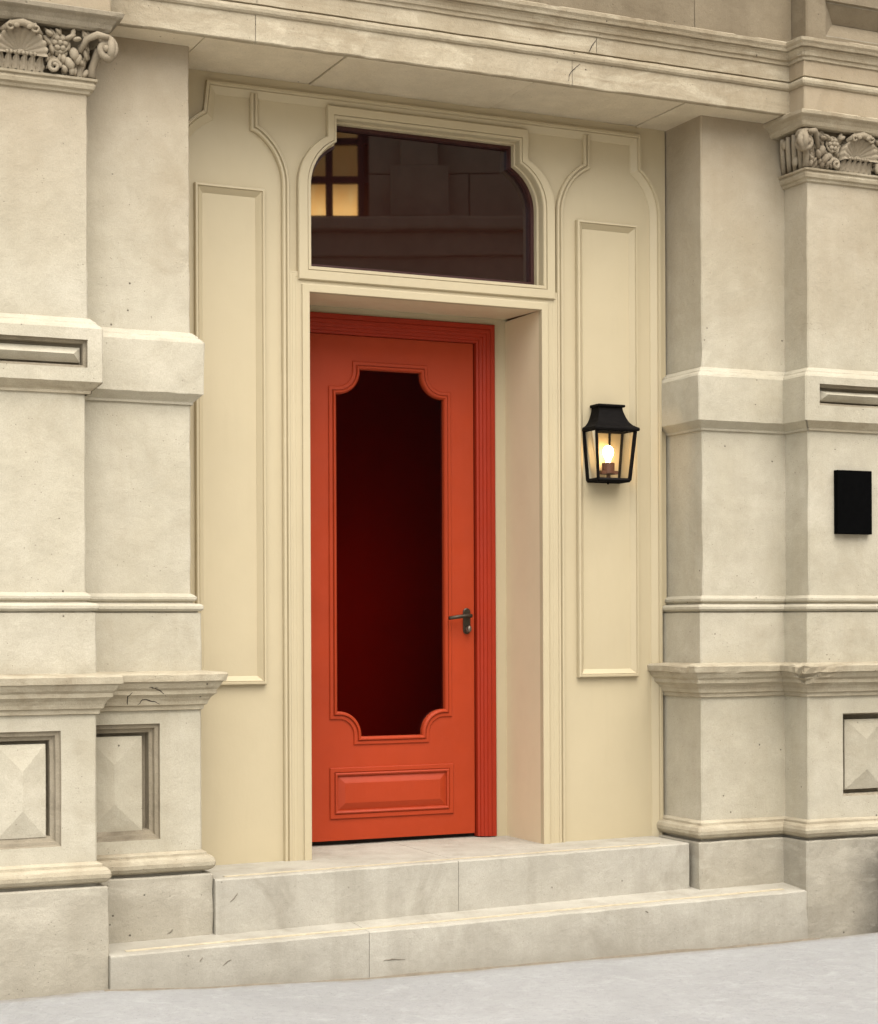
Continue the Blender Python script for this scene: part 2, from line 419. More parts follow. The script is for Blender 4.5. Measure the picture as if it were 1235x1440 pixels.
def hip(parent, name, x0, x1, z0, z1, Yb, h, mat, apx=None, apz=None, sink=False, skirt=0.02):
    """raised (or sunk) hipped stone: base rectangle at Yb, ridge h nearer to the street"""
    s = min(x1 - x0, z1 - z0) / 2
    if apx is None: apx = (x0 + s, x1 - s)
    if apz is None: apz = (z0 + s, z1 - s)
    mb = MB(); V = [(x0, Yb, z0), (x1, Yb, z0), (x1, Yb, z1), (x0, Yb, z1)]
    Rg = [(apx[0], Yb - h, apz[0]), (apx[1], Yb - h, apz[0]), (apx[1], Yb - h, apz[1]), (apx[0], Yb - h, apz[1])]
    K = 4; rows = []
    vv = []
    for t in range(K + 1):
        for q in range(4):
            for s_ in range(4):
                f = s_ / 4
                a = Vector(V[q]).lerp(Vector(V[(q + 1) % 4]), f); b = Vector(Rg[q]).lerp(Vector(Rg[(q + 1) % 4]), f)
                v = a.lerp(b, t / K); vv.append(v + wob(v, 0.001))
    Fc = []
    for t in range(K):
        for q in range(16):
            Fc.append((t * 16 + q, t * 16 + (q + 1) % 16, (t + 1) * 16 + (q + 1) % 16, (t + 1) * 16 + q))
    mb.add(vv, Fc)
    mb.add([(*v[:1], Yb, v[2]) for v in V] + [(v[0], Yb + skirt, v[2]) for v in V], [(q, q + 4, (q + 1) % 4 + 4, (q + 1) % 4) for q in range(4)])
    bm = bmesh.new()
    me = bpy.data.meshes.new('t'); me.from_pydata([tuple(v) for v in mb.V], [], mb.F); bm.from_mesh(me); bpy.data.meshes.remove(me)
    bmesh.ops.remove_doubles(bm, verts=bm.verts, dist=0.0003)
    hb = MB().bm(bm)
    if apx[1] - apx[0] > .002 and apz[1] - apz[0] > .002: hb.add(Rg, [(0, 1, 2, 3)])
    return hb.build(name, mat, parent)

def arc(cx, cz, r, a0, a1, n=14):
    return [(cx + r * math.cos(R(a0 + (a1 - a0) * i / n)), cz + r * math.sin(R(a0 + (a1 - a0) * i / n))) for i in range(n + 1)]

def moulding(name, pts, prof, Y, mat, parent, closed=False):
    """profile [(across, height)] along a line in the XZ plane; across grows to the left of the direction, height towards the street"""
    P = [Vector(p) for p in pts]; N = len(P); V = []; Fc = []
    for i in range(N):
        if closed: d0 = (P[i] - P[i - 1]).normalized(); d1 = (P[(i + 1) % N] - P[i]).normalized()
        else:
            d0 = (P[i] - P[max(i - 1, 0)]); d1 = (P[min(i + 1, N - 1)] - P[i])
            if d0.length < 1e-9: d0 = d1
            if d1.length < 1e-9: d1 = d0
            d0 = d0.normalized(); d1 = d1.normalized()
        n0 = Vector((-d0.y, d0.x)); n1 = Vector((-d1.y, d1.x)); m_ = (n0 + n1) / max(0.35, 1 + n0.dot(n1))
        for t, h in prof:
            q = P[i] + m_ * t; V.append((q.x, Y - h, q.y))
    K = len(prof); M_ = N if closed else N - 1
    for i in range(M_):
        for k_ in range(K - 1):
            a = i * K + k_; b = ((i + 1) % N) * K + k_
            Fc.append((a, a + 1, b + 1, b))
    if not closed:
        Fc.append(tuple(range(K))); Fc.append(tuple((N - 1) * K + q for q in range(K))[::-1])
    o = mk(name, V, Fc, mat, parent)
    bm = bmesh.new(); bm.from_mesh(o.data); bmesh.ops.recalc_face_normals(bm, faces=bm.faces); bm.to_mesh(o.data); bm.free()
    return o

# ------------------------------------------------------------------ ground
def lerp_tab(x, tab):
    if x <= tab[0][0]: return tab[0][1]
    for (a, za), (b, zb) in zip(tab, tab[1:]):
        if x <= b: return za + (zb - za) * (x - a) / (b - a)
    return tab[-1][1]
GT = [(-4, .105), (1.2, .092), (1.8, .098), (2.25, .070), (2.9, .050), (4.0, .045), (5.1, .040), (5.6, .050), (9, .03)]
xs = [-40, -20, -10, -6] + [-4 + i * .08 for i in range(164)] + [12, 20, 40]
ys = [-45, -25, -15, -10, -7, -5, -3.5] + [-2.5 + .08 * i for i in range(35)] + [.4]
V = []; Fc = []
for y in ys:
    for x in xs:
        base = lerp_tab(x, GT); t = min(1, max(0, (-.3 - y) / 3.0))
        z = base * (1 - t) + (.075 - .004 * x) * t
        if -8 < y: z += .004 * noise.noise(Vector((x * 1.4, y * 1.4, 0))) + .002 * noise.noise(Vector((x * 6, y * 6, 4)))
        V.append((x, y, z))
nx = len(xs)
for j in range(len(ys) - 1):
    for i in range(nx - 1): Fc.append((j * nx + i, j * nx + i + 1, (j + 1) * nx + i + 1, (j + 1) * nx + i))
ksplit = [q for q in Fc if sum(V[i][1] for i in q) / 4 < -2.45]; Fc = [q for q in Fc if sum(V[i][1] for i in q) / 4 >= -2.45]
road = mk('street', V, ksplit, 'street', None, True); tag(road, kind='structure', label='unseen street surface past the pavement, made pale to bounce light upwards')
pav = mk('pavement', V, Fc, 'pavement', None, True); tag(pav, kind='structure', label='pale grey worn stone pavement in front of the entrance steps')

# ------------------------------------------------------------------ stone building
XA, XB, XL = 1.245, 1.772, 2.238
XR, XC, XE = 4.693, 5.158, 5.72
YP, YC, YD = -0.18, 0.30, 0.646
BACK = YC + 0.05
bld = empty('stone_building', (3.45, 0.0, 0.0))
tag(bld, 'pale limestone building front with carved capitals around the painted entrance', 'building')
def child_empty(name, parent): return empty(name, (0, 0, 0), 0, parent)
bld.location = (0, 0, 0)
NL = [(-3.0, 0), (XA, 0), (XA, YP), (XB, YP), (XB, 0), (XL, 0), (XL, BACK)]
NR = [(XR, BACK), (XR, 0), (XC, 0), (XC, YP), (XE, YP), (XE, 0), (9.5, 0)]

PLINTH = [(.076, -.25), (.076, .490), (.070, .496), (.034, .497), (.034, .508)]
TORUS = [(.034, .508), (.058, .509), (.072, .516), (.082, .530), (.083, .545), (.076, .560), (.066, .568), (.052, .570), (.052, .580), (.046, .584), (.030, .590)]
DIE = [(.030, .590), (.030, 1.157)]
LEDGE = [(.030, 1.157), (.044, 1.160), (.047, 1.176), (.058, 1.181), (.062, 1.196), (.070, 1.210), (.084, 1.221), (.090, 1.224), (.092, 1.240), (.104, 1.250), (.112, 1.264), (.115, 1.272), (.127, 1.276), (.130, 1.302), (.122, 1.309), (.033, 1.316)]
DADO = [(.033, 1.316), (.033, 1.548)]
STRING = [(.033, 1.548), (.022, 1.550), (.022, 1.554), (.036, 1.557), (.043, 1.565), (.043, 1.576), (.034, 1.585), (.016, 1.587), (.006, 1.589), (.006, 1.594), (.014, 1.597), (.019, 1.604), (.019, 1.614), (.010, 1.622), (.004, 1.626), (.0, 1.628)]
SHAFT_LO = [(0, 1.628), (0, 2.393)]
BAND = [(0, 2.393), (.010, 2.394), (.012, 2.404), (.044, 2.433), (.047, 2.436), (.047, 2.641), (.040, 2.652), (.028, 2.662), (.026, 2.668), (.008, 2.684), (0, 2.687)]
BAND_LO, BAND_HI = BAND[:6], BAND[5:]

# left and right stretches of plain wall beyond the pilasters share the same mouldings
SC = lambda prof, k: [(.03 + (o - .03) * k if o > .03 else o, z) for o, z in prof]
PLINTH, TORUS, LEDGE = SC(PLINTH, .82), SC(TORUS, .88), SC(LEDGE, .88)
FULL = PLINTH + TORUS[1:] + DIE[1:] + LEDGE[1:] + DADO[1:] + STRING[1:] + SHAFT_LO[1:] + BAND[1:] + [(0, 3.852)]
sweep('wall', NL, FULL, 0, 1, 'stone', bld, step=.2)
sweep('wall', NR, FULL, 5, 6, 'stone', bld, step=.2)

NLL = [(x - .012 if abs(x - XB) < 1e-6 else x, y) for x, y in NL]
def pilaster(nodes, a, b, fseg, pan, bandhole, ledge_chips=(), steps=None):
    """a..b: run of plan nodes; fseg: index of the front segment, whose pedestal and band carry sunk panels"""
    s = child_empty('pilaster', bld)
    lo = NLL if nodes is NL else nodes
    sweep('shaft', lo, SHAFT_LO, a, b, 'stone', s)
    sweep('shaft', nodes, [(0, 2.687), (0, 3.56)], a, b, 'stone', s)
    sweep('plinth', lo, PLINTH, a, b, 'plinth', s, jit=.002, chip=.006)
    sweep('base_moulding', lo, TORUS, a, b, 'stone_old', s, jit=.0014)
    sweep('ledge', lo, LEDGE, a, b, 'stone_old', s, jit=.0016, chip=.007, step=.03, chips=ledge_chips)
    sweep('dado', lo, DADO, a, b, 'stone', s)
    sweep('string_moulding', lo, STRING, a, b, 'stone', s)
    sweep('pedestal', lo, DIE, a, fseg, 'stone', s); sweep('pedestal', lo, DIE, fseg + 1, b, 'stone', s)
    x0, x1 = lo[fseg][0], lo[fseg + 1][0]
    (hx0, hx1, hz0, hz1, ix0, ix1, iz0, iz1, ax, az) = pan
    Yf = YP - .03
    panel_face(s, 'pedestal_front', x0 - .03 + EDGE, x1 + .03 - EDGE, .590, 1.157, Yf, (hx0, hx1, hz0, hz1),
               steps or [(.004, .012), (.018, .014), (.022, .030), (.036, .034), (.040, .075), (.07, .076), (.14, .077)], 'stone')
    hip(s, 'pedestal_panel', ix0, ix1, iz0, iz1, Yf + .030, .024, 'stone', (ax, ax), (az, iz0 + iz1 - az), skirt=.05)
    x0, x1 = nodes[fseg][0], nodes[fseg + 1][0]
    sweep('band', nodes, BAND_LO, a, fseg, 'stone', s); sweep('band', nodes, BAND_LO, fseg + 1, b, 'stone', s)
    sweep('band_top', nodes, BAND_HI, a, b, 'stone', s)
    sweep('band_foot', nodes, BAND[:5], fseg, fseg + 1, 'stone_old', s)
    (bx0, bx1, bz0, bz1) = bandhole
    Yb = YP - .047
    panel_face(s, 'band_front', x0 - .047 + EDGE, x1 + .047 - EDGE, 2.436, 2.641, Yb, (bx0, bx1, bz0, bz1),
               [(.002, .020), (.012, .024), (.016, .052), (.040, .056), (.0535, .057)], 'stone')
    hip(s, 'band_bar', bx0 + .022, bx1 - .022, bz0 + .022, bz1 - .028, Yb + .034, .030, 'stone', (bx0 + .052, bx1 - .052), (bz0 + .052, bz0 + .0521))
    return s
def pier(nodes, a, b, front=None):
    s = child_empty('pier', bld)
    lo = NLL if nodes is NL else nodes
    sweep('shaft', lo, SHAFT_LO, a, b, 'stone', s)
    sweep('shaft', nodes, [(0, 2.687), (0, 3.852)], a, b, 'stone', s)
    sweep('plinth', lo, PLINTH, a, b, 'plinth', s, jit=.002, chip=.006)
    sweep('base_moulding', lo, TORUS, a, b, 'stone_old', s, jit=.0014)
    sweep('ledge', lo, LEDGE, a, b, 'stone_old', s, jit=.0016, chip=.007, step=.03)
    sweep('dado', lo, DADO, a, b, 'stone', s)
    sweep('string_moulding', lo, STRING, a, b, 'stone', s)
    sweep('band', nodes, BAND, a, b, 'stone', s)
    sweep('pedestal', lo, DIE, a + 1 if front else a, b, 'stone', s)
    if front:
        fseg, hx0, hx1, hz0, hz1, ix0, ix1, iz0, iz1, ax, az = front
        x0, x1 = nodes[fseg][0] + .03, nodes[fseg + 1][0] + .03 - EDGE
        panel_face(s, 'pedestal_front', x0, x1, .590, 1.157, -.03, (x0, hx1, hz0, hz1),
                   [(.004, .012), (.018, .014), (.022, .030), (.036, .034), (.040, .075), (.07, .076), (.12, .077)], 'stone', clipped='L')
        hip(s, 'pedestal_panel', ix0, ix1, iz0, iz1, 0.006, .024, 'stone', (ax, ax), (az, iz0 + iz1 - az), skirt=.05)
    return s
pl = pilaster(NL, 1, 4, 2, (1.360, 1.652, .655, 1.097, 1.413, 1.599, .690, 1.047, 1.506, .793), (1.262, 1.757, 2.489, 2.597))
pr_ = pilaster(NR, 2, 5, 3, (5.326, 5.614, .690, 1.076, 5.358, 5.582, .718, 1.045, 5.470, .811), (5.190, 5.70, 2.508, 2.607),
               steps=[(.003, .016), (.007, .018), (.010, .070), (.05, .074), (.12, .076)],
               ledge_chips=((XC - .105, YP - .105, 1.29, .085, .075), (XC + .03, YP - .115, 1.298, .05, .03)))
pier(NL, 4, 6, (4, 1.80, 2.094, .641, 1.105, 1.806, 2.030, .675, 1.055, 1.911, .786))
pier(NR, 0, 2)

# ---- entablature: fascia stones, bead, second fascia, worn cymas
YF = -.16; XO = .072; YPE = -.272
NE = [(-3, YF), (XA - XO, YF), (XA - XO, YPE), (XB + XO, YPE), (XB + XO, YF), (2.467, YF), (2.470, YF), (3.915, YF), (3.918, YF), (XC - XO - .008, YF), (XC - XO - .008, YPE), (XE + XO, YPE), (XE + XO, YF), (9.5, YF)]
NE = [(-3, YF), (XA - XO, YF), (XA - XO, YPE), (XB + XO, YPE), (XB + XO, YF), (XC - XO - .010, YF), (XC - XO - .010, YPE), (XE + XO, YPE), (XE + XO, YF), (9.5, YF)]
ent = child_empty('entablature', bld)
FAS1 = [(-.03, 3.853), (-.004, 3.853), (0, 3.857), (.0, 3.962)]
BEAD = [(.0, 3.962), (.007, 3.964), (.013, 3.972), (.015, 3.984), (.012, 3.994), (.004, 3.999), (-.004, 4.0), (-.004, 4.004), (.006, 4.006)]
FAS2 = [(.006, 4.006), (.006, 4.076)]
CYMA = [(.006, 4.076), (.014, 4.078), (.016, 4.092), (.024, 4.096), (.028, 4.108), (.034, 4.118), (.042, 4.124), (.036, 4.127), (.046, 4.131), (.050, 4.142), (.058, 4.152), (.060, 4.166), (.052, 4.172), (-.05, 4.180)]
WALLU = [(-.05, 4.180), (-.05, 5.25)]
for (a, b) in ((0, 1), (1, 4), (5, 8), (8, 9)):
    mt = 'stone' if (a, b) in ((1, 4), (5, 8)) else 'stone_old'
    sweep('fascia_stone', NE, FAS1, a, b, mt, ent); sweep('fascia_stone', NE, FAS2, a, b, mt, ent)
# the long stretch over the door is laid from several stones with open joints
cuts = [XB + XO, 2.466, 3.925, XC - XO - .010]
for j in range(3):
    x0 = cuts[j] + (.0012 if j else 0); x1 = cuts[j + 1] - (.0012 if j < 2 else 0)
    sweep('fascia_stone', [(x0, YF), (x1, YF)], FAS1, 0, 1, 'stone_old', ent, jit=.0018, chip=.007)
cuts = [XB + XO, 2.470, 4.045, XC - XO - .010]
for j in range(3):
    x0 = cuts[j] + (.0012 if j else 0); x1 = cuts[j + 1] - (.0012 if j < 2 else 0)
    sweep('fascia_stone', [(x0, YF), (x1, YF)], FAS2, 0, 1, 'stone_old', ent, jit=.0018, chip=.005)
sweep('bead_moulding', NE, BEAD, 0, 9, 'stone_old', ent, jit=.0014, chip=.006, step=.03)
sweep('cornice_moulding', NE, CYMA, 0, 9, 'stone_old', ent, jit=.0018, chip=.009, step=.03)
# soffit slabs over the recess
XJ = [XB - .02, 2.262, 2.872, 3.752, 4.523, XC + .02]
for j in range(5):
    x0, x1 = XJ[j] + .003, XJ[j + 1] - .003; dz = (0, .003, -.002, .002, -.001)[j]
    yb = BACK + .03
    mb = MB().box(x0, x1, YF + .028, yb, 3.852 + dz, 3.93, .003); o = mb.build('soffit_stone', 'stone_soffit', ent)
sweep('soffit_back', [(XB, YF + .02), (XC, YF + .02)], [(-.01, 3.90), (-.01, 3.95)], 0, 1, 'gap', ent)
# ---- upper wall
uw = child_empty('upper_wall', bld)
cu = [XB + XO - .05, 2.75, 3.79, 4.59, XC - XO - .010 + .05]
for j in range(4):
    x0 = cu[j] + .0012; x1 = cu[j + 1] - .0012
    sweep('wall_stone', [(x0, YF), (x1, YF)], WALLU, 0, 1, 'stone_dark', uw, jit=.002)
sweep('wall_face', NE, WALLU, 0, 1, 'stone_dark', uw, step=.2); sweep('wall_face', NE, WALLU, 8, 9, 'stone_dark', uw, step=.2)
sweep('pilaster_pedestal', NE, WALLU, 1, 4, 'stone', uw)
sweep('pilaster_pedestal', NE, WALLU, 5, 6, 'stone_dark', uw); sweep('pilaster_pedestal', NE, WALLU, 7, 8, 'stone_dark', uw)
x0, x1 = NE[6][0] + .05 + EDGE, NE[7][0] - .05 - EDGE
YU = YPE + .05
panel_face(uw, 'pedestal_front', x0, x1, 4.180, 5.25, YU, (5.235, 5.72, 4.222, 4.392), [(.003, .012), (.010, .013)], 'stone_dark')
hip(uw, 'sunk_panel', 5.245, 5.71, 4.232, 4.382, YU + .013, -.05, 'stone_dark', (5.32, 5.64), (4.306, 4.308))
# ---- projecting cornice above and solid body
co = sweep('cornice', [(-3, YF), (9.5, YF)], [(-.05, 5.25), (.06, 5.27), (.08, 5.35), (.22, 5.40), (.34, 5.42), (.36, 5.52), (.40, 5.60), (-.3, 5.66)], 0, 1, 'stone_old', bld, step=.3)
MAT['hall'] = paint_mat('hall_plaster', (0.62, 0.37, 0.26), 0.6)
mb = MB()
for q in ((2.75, 2.77, .78, 1.9, .46, 3.0), (5.0, 5.02, .78, 1.9, .46, 3.0), (2.75, 5.02, 1.9, 1.92, .46, 3.0), (2.75, 5.02, .78, 1.92, 3.0, 3.02), (2.75, 5.02, .78, 1.92, .46, .48), (4.03, 5.02, .76, .78, .46, 3.0)): mb.box(*q)
mb.build('hall_wall', 'hall', bld)
MB().box(-3, 2.74, .9, 8, -.2, 6.4).box(5.03, 9.5, .9, 8, -.2, 6.4).box(2.74, 5.03, 2.63, 8, -.2, 6.4).box(2.74, 5.03, .9, 2.63, 3.03, 6.39).box(-3, 9.5, -.06, .95, 5.55, 6.38).box(-3, 9.5, .40, .96, 4.0, 5.6).box(-3, XL - .05, .1, .95, -.2, 4.1).box(XR + .05, 9.5, .1, .95, -.2, 4.1).build('wall_core', 'stone', bld)

# ------------------------------------------------------------------ carved capitals
CAP_B = [(.004, 3.56), (.006, 3.603)]
NECK = [(0, 3.548), (.010, 3.552), (.013, 3.562), (.024, 3.568), (.028, 3.582), (.024, 3.594), (.034, 3.598), (.036, 3.606), (.020, 3.612), (.004, 3.614)]
BELL = [(-.012, 3.60), (-.012, 3.66), (-.006, 3.70), (.006, 3.74), (.02, 3.775), (.02, 3.79)]
ABAC = [(.03, 3.782), (.072, 3.782), (.080, 3.790), (.086, 3.806), (.098, 3.820), (.112, 3.828), (.116, 3.832), (.118, 3.846), (.110, 3.852), (.0, 3.856)]
def shell(cx, cz, y, r):
    mb = MB(); V = []; Fc = []; NT, NR_ = 66, 7
    for i in range(NT + 1):
        th = R(-14 + 208 * i / NT); rib = abs(math.cos(i / NT * 11 * math.pi))
        for j in range(NR_ + 1):
            f = j / NR_; rr = r * (.16 + .84 * f) * (1 + .05 * rib * f)
            dep = .012 + .034 * f ** 1.6 + .010 * rib * f
            V.append((cx + rr * math.cos(th), y - dep, cz + rr * .88 * math.sin(th)))
        fr_ = r * 1.06; V.append((cx + fr_ * math.cos(th), y + .01, cz + fr_ * .88 * math.sin(th)))
    K = NR_ + 2
    for i in range(NT):
        for j in range(K - 1): Fc.append((i * K + j, (i + 1) * K + j, (i + 1) * K + j + 1, i * K + j + 1))
    mb.add(V, Fc)
    mb.lump((cx, y - .012, cz), r * .2, .018, r * .12)
    return mb
def spiral(cx, cz, y, r, turns=1.6, a0=0.0, sgn=1, w=.012, out=.012):
    pts, rad = [], []
    N = 30
    for i in range(N + 1):
        f = i / N; a = a0 + sgn * turns * 2 * math.pi * f; rr = r * (1 - .82 * f)
        pts.append((cx + rr * math.cos(a), y - out * f * 1.5 - .006, cz + rr * math.sin(a))); rad.append(w * (1 - .35 * f))
    return pts, rad
def leaf(mb, x, z, y, h, w, lean=0.0, curl=.035, n=7):
    """acanthus-like leaf rising from (x, z): ribbed, tip curled towards the street"""
    V = []; Fc = []; M_ = 10
    for i in range(M_ + 1):
        f = i / M_
        wid = w * (math.sin(math.pi * min(1, .15 + .85 * f)) ** .6) * (1 + .16 * math.sin(f * 16))
        dep = .008 + curl * f ** 2.2; zz = z + h * (f - .22 * max(0, f - .75) * 4 * (f - .75)); xx = x + lean * f * f
        for j in range(n):
            s_ = j / (n - 1) * 2 - 1
            V.append((xx + wid * .5 * s_, y - dep + .012 * abs(s_) ** 1.5 - .007 * math.cos(s_ * 3 * math.pi) * .6, zz - .012 * s_ * s_))
    for i in range(M_):
        for j in range(n - 1): Fc.append((i * n + j, i * n + j + 1, (i + 1) * n + j + 1, (i + 1) * n + j))
    mb.add(V, Fc); return mb
def flip_out(mb):
    bm = bmesh.new(); me = bpy.data.meshes.new('t'); me.from_pydata([tuple(v) for v in mb.V], [], mb.F); bm.from_mesh(me); bpy.data.meshes.remove(me)
    bmesh.ops.recalc_face_normals(bm, faces=bm.faces); return MB().bm(bm)

def capital(x0, x1, cx, xin, sgn):
    """cx: centre of the shell; xin: arris of the shaft next to the door; sgn: +1 when that arris is right of the centre"""
    cp = child_empty('capital', bld)
    nodes, a, b = [(x0, .03), (x0, YP), (x1, YP), (x1, .03)], 0, 3
    sweep('bell', nodes, BELL, a, b, 'stone_dark', cp)  # dark colour paints the shade behind the carving
    sweep('necking', nodes, NECK, a, b, 'stone_old', cp, chip=.006, step=.03)
    sweep('abacus', nodes, ABAC, a, b, 'stone_grimy_shade' if sgn > 0 else 'stone_old', cp, chip=.006, step=.03)  # left abacus: underside shade painted in with the darker stone
    yf = YP - .012
    sh = shell(cx, 3.676, yf - .008, .094).build('shell', 'carved', cp, True)
    mb = MB()
    for i in range(8): mb.lump((cx - .052 + .015 * i, yf - .036, 3.668), .008, .010, .008, n=6)
    mb.build('bead_row', 'carved', cp, True)
    mb = MB()      # scrolled crest above the shell
    mb.tube([(cx - .075, yf - .045, 3.742), (cx - .045, yf - .066, 3.764), (cx, yf - .072, 3.772), (cx + .045, yf - .066, 3.764), (cx + .075, yf - .045, 3.742)], [.010, .013, .015, .013, .010], 8)
    for q in (-1, 1):
        mb.tube(*spiral(cx + q * .05, 3.755, yf - .058, .018, 1.2, 1.5, q, .007), 6); mb.lump((cx + q * .024, yf - .076, 3.758), .013, .009, .010)
    mb.build('crest_scroll', 'carved', cp, True)
    mb = MB()      # fluted leaf row under the shell
    for i in range(6): leaf(mb, cx - .075 + .030 * i, 3.612, yf - .012, .062, .040, 0, .024, 7)
    mb.build('leaf_row', 'carved', cp, True)
    for q in (sgn, -sgn):
        far = abs(xin - cx) if q == sgn else abs(xin - cx)
        X = lambda d: cx + q * d
        # rosette
        mb = MB(); c = (X(.148), yf - .044, 3.722); mb.lump(c, .011, .016, .011)
        for i in range(6):
            t = i * math.pi / 3; mb.lump((c[0] + .020 * math.cos(t), c[1] + .004, c[2] + .020 * math.sin(t)), .013, .012, .011)
        mb.tube([(c[0] + .033 * math.cos(t * .524), c[1] + .010, c[2] + .033 * math.sin(t * .524)) for t in range(13)], .006, 6)
        mb.build('rosette', 'carved', cp, True)
        # small scrolls and leaf clusters
        p_, r_ = spiral(X(.128), 3.634, yf - .016, .026, 1.4, 0 if q > 0 else math.pi, q, .010)
        MB().tube(p_, r_, 7).build('scroll', 'carved', cp, True)
        mb = MB()
        for (dx, dz, rx, rz, ro, dy) in ((.165, 3.668, .014, .018, .3, .024), (.150, 3.690, .012, .010, -.4, .028), (.186, 3.652, .017, .026, .5, .030), (.205, 3.690, .020, .026, .2, .030),
                                         (.222, 3.672, .014, .022, -.3, .026), (.170, 3.632, .012, .016, .6, .020), (.196, 3.630, .012, .020, .2, .020), (.186, 3.748, .026, .010, .5, .046), (.105, 3.752, .018, .010, -.5, .048),
                                         (.118, 3.700, .010, .022, .3, .026), (.212, 3.742, .018, .009, .2, .05)):
            mb.lump((X(dx), yf - dy, dz), rx, .017, rz, ro * q)
        mb.build('foliage_cluster', 'carved', cp, True)
        rr_ = random.Random(11 + int(q)); mb = MB()
        for i in range(64):
            dx, dz = rr_.uniform(.098, .262), rr_.uniform(3.622, 3.772)
            if (dx - .0) ** 2 + (dz - 3.672) ** 2 < .104 ** 2: continue
            mb.lump((X(dx), yf - rr_.uniform(.004, .026) - max(0, dz - 3.70) * .25, dz), rr_.uniform(.006, .012), .014, rr_.uniform(.012, .026), rr_.uniform(-.9, .9) * 1.0, n=6)
        mb.build('small_leaves', 'carved', cp, True)
        for (dx, h_, w_, ln) in ((.205, .085, .032, .012), (.232, .10, .030, .03), (.175, .06, .026, .0)):
            flip_out(leaf(MB(), X(dx), 3.614, yf - .004, h_, w_, ln * q, .03)).build('acanthus_leaf', 'carved', cp, True)
        # corner volute on the diagonal
        xc = (xin if q == sgn else cx - sgn * abs(xin - cx)); dg = Vector((q, -1, 0)).normalized()
        vc = Vector((xc, YP, 3.715)) + dg * .075
        mb = MB()
        for ax in (Vector((q, 0, 0)), Vector((0, -1, 0))):
            pts = []; rad = []
            side_n = Vector((0, -1, 0)) if abs(ax.x) > .5 else Vector((q, 0, 0))
            for i in range(27):
                f = i / 26; t = math.pi * .75 - f * 3.1 * math.pi; rr = .046 * (1 - .8 * f)
                pts.append(vc + dg * .004 + ax * (rr * math.cos(t)) * .9 + side_n * (.014 + .008 * f) + Vector((0, 0, rr * math.sin(t)))); rad.append(.018 * (1 - .45 * f))
            mb.tube(pts, rad, 7)
            mb.lump(tuple(vc + side_n * .030), .014, .014, .014)
        mb.lump(tuple(vc + dg * .012 + Vector((0, 0, .036))), .030, .030, .020)
        mb.lump(tuple(vc + dg * .022 + Vector((0, 0, .030))), .020, .020, .018)
        mb.lump(tuple(vc + dg * .018 + Vector((0, 0, -.030))), .024, .024, .018); mb.lump(tuple(vc + dg * .030 + Vector((0, 0, .004))), .022, .022, .022)
        mb.build('volute', 'carved', cp, True)
        mb = MB()      # stem sweeping up to the volute
        mb.tube([Vector((xc, YP, 3.614)) + dg * .018, Vector((xc, YP, 3.65)) + dg * .022, Vector((xc, YP, 3.685)) + dg * .036, Vector((xc, YP, 3.715)) + dg * .058], [.020, .016, .016, .022], 8)
        mb.tube([(X(.225), yf - .03, 3.70), (X(.25), yf - .05, 3.748), (xc + q * .02, yf - .075, 3.762), (xc + q * .06, yf - .085, 3.755)], [.010, .014, .014, .010], 7)
        mb.build('volute_stem', 'carved', cp, True)
        # the narrow return face: strips of leaf carved on the slant
        mb = MB()
        for i in range(4):
            y0 = YP + .03 + .045 * i
            mb.tube([(xc + q * .010, y0, 3.614), (xc + q * .024, y0 - .012, 3.67), (xc + q * .045, y0 - .035, 3.72), (xc + q * .060, y0 - .055, 3.765)], [.013, .014, .013, .010], 6, True, .7)
        mb.lump((xc + q * .045, YP + .11, 3.74), .018, .030, .022)
        mb.lump((xc + q * .030, YP + .05, 3.65), .014, .022, .024)
        mb.build('side_leaf', 'carved', cp, True)
    return cp
capital(XA, XB, 1.506, XB, 1)
capital(XC, XE, 5.415, XC, -1)

# ------------------------------------------------------------------ steps
steps = empty('entrance_steps')
tag(steps, 'two pale stone steps leading up to the red front door', 'steps')
def step_block(x0, x1, front, top_f, top_b, yb, z0, name='step_stone', parent=None):
    """one stone of a step; front(x) and top_f(x) follow the slight turn and fall of the steps"""
    NX = max(2, int((x1 - x0) / .05)); V = []; Fc = []
    prof_n = 12
    for i in range(NX + 1):
        x = x0 + (x1 - x0) * i / NX; yf = front(x); zt = top_f(x); zb = top_b(x)
        ch = .006 + .004 * max(0, noise.noise(Vector((x * 9, zt * 5, 1))))
        rows = [(yf + .001, z0), (yf, z0 + (zt - z0) * .35), (yf, z0 + (zt - z0) * .7), (yf, zt - ch), (yf + ch * .4, zt - ch * .35), (yf + ch, zt), (yf + .035, zt + (zb - zt) * .035 / (yb - yf)), (yf + .1, zt + (zb - zt) * .1 / (yb - yf)), (yb, zb)]
        for (y, z) in rows:
            v = Vector((x, y, z)); V.append(v + wob(v, .0013))
        K = len(rows)
    for i in range(NX):
        for j in range(K - 1): Fc.append((i * K + j, (i + 1) * K + j, (i + 1) * K + j + 1, i * K + j + 1))
    b = len(V)
    for i in (0, NX):
        x = x0 + (x1 - x0) * i / NX; V.append((x, yb, z0)); Fc.append(tuple([len(V) - 1] + [i * K + j for j in range(K)]) if i == NX else tuple([len(V) - 1] + [i * K + j for j in range(K)][::-1]))
    return mk(name, V, Fc, 'step', parent)
lin = lambda xa, za, xb, zb: (lambda x: za + (zb - za) * (x - xa) / (xb - xa))
lf, lt, lb = lin(1.82, -.268, 5.09, -.243), lin(1.82, .229, 5.09, .270), lin(1.82, .250, 5.09, .294)
uf, ut, ub = lin(2.30, -.088, 4.56, -.022), lin(2.30, .472, 4.56, .490), lin(2.30, .481, 4.56, .491)
low = child_empty('step', steps); upp = child_empty('step', steps)
LX = [1.826, 2.905, 5.098]
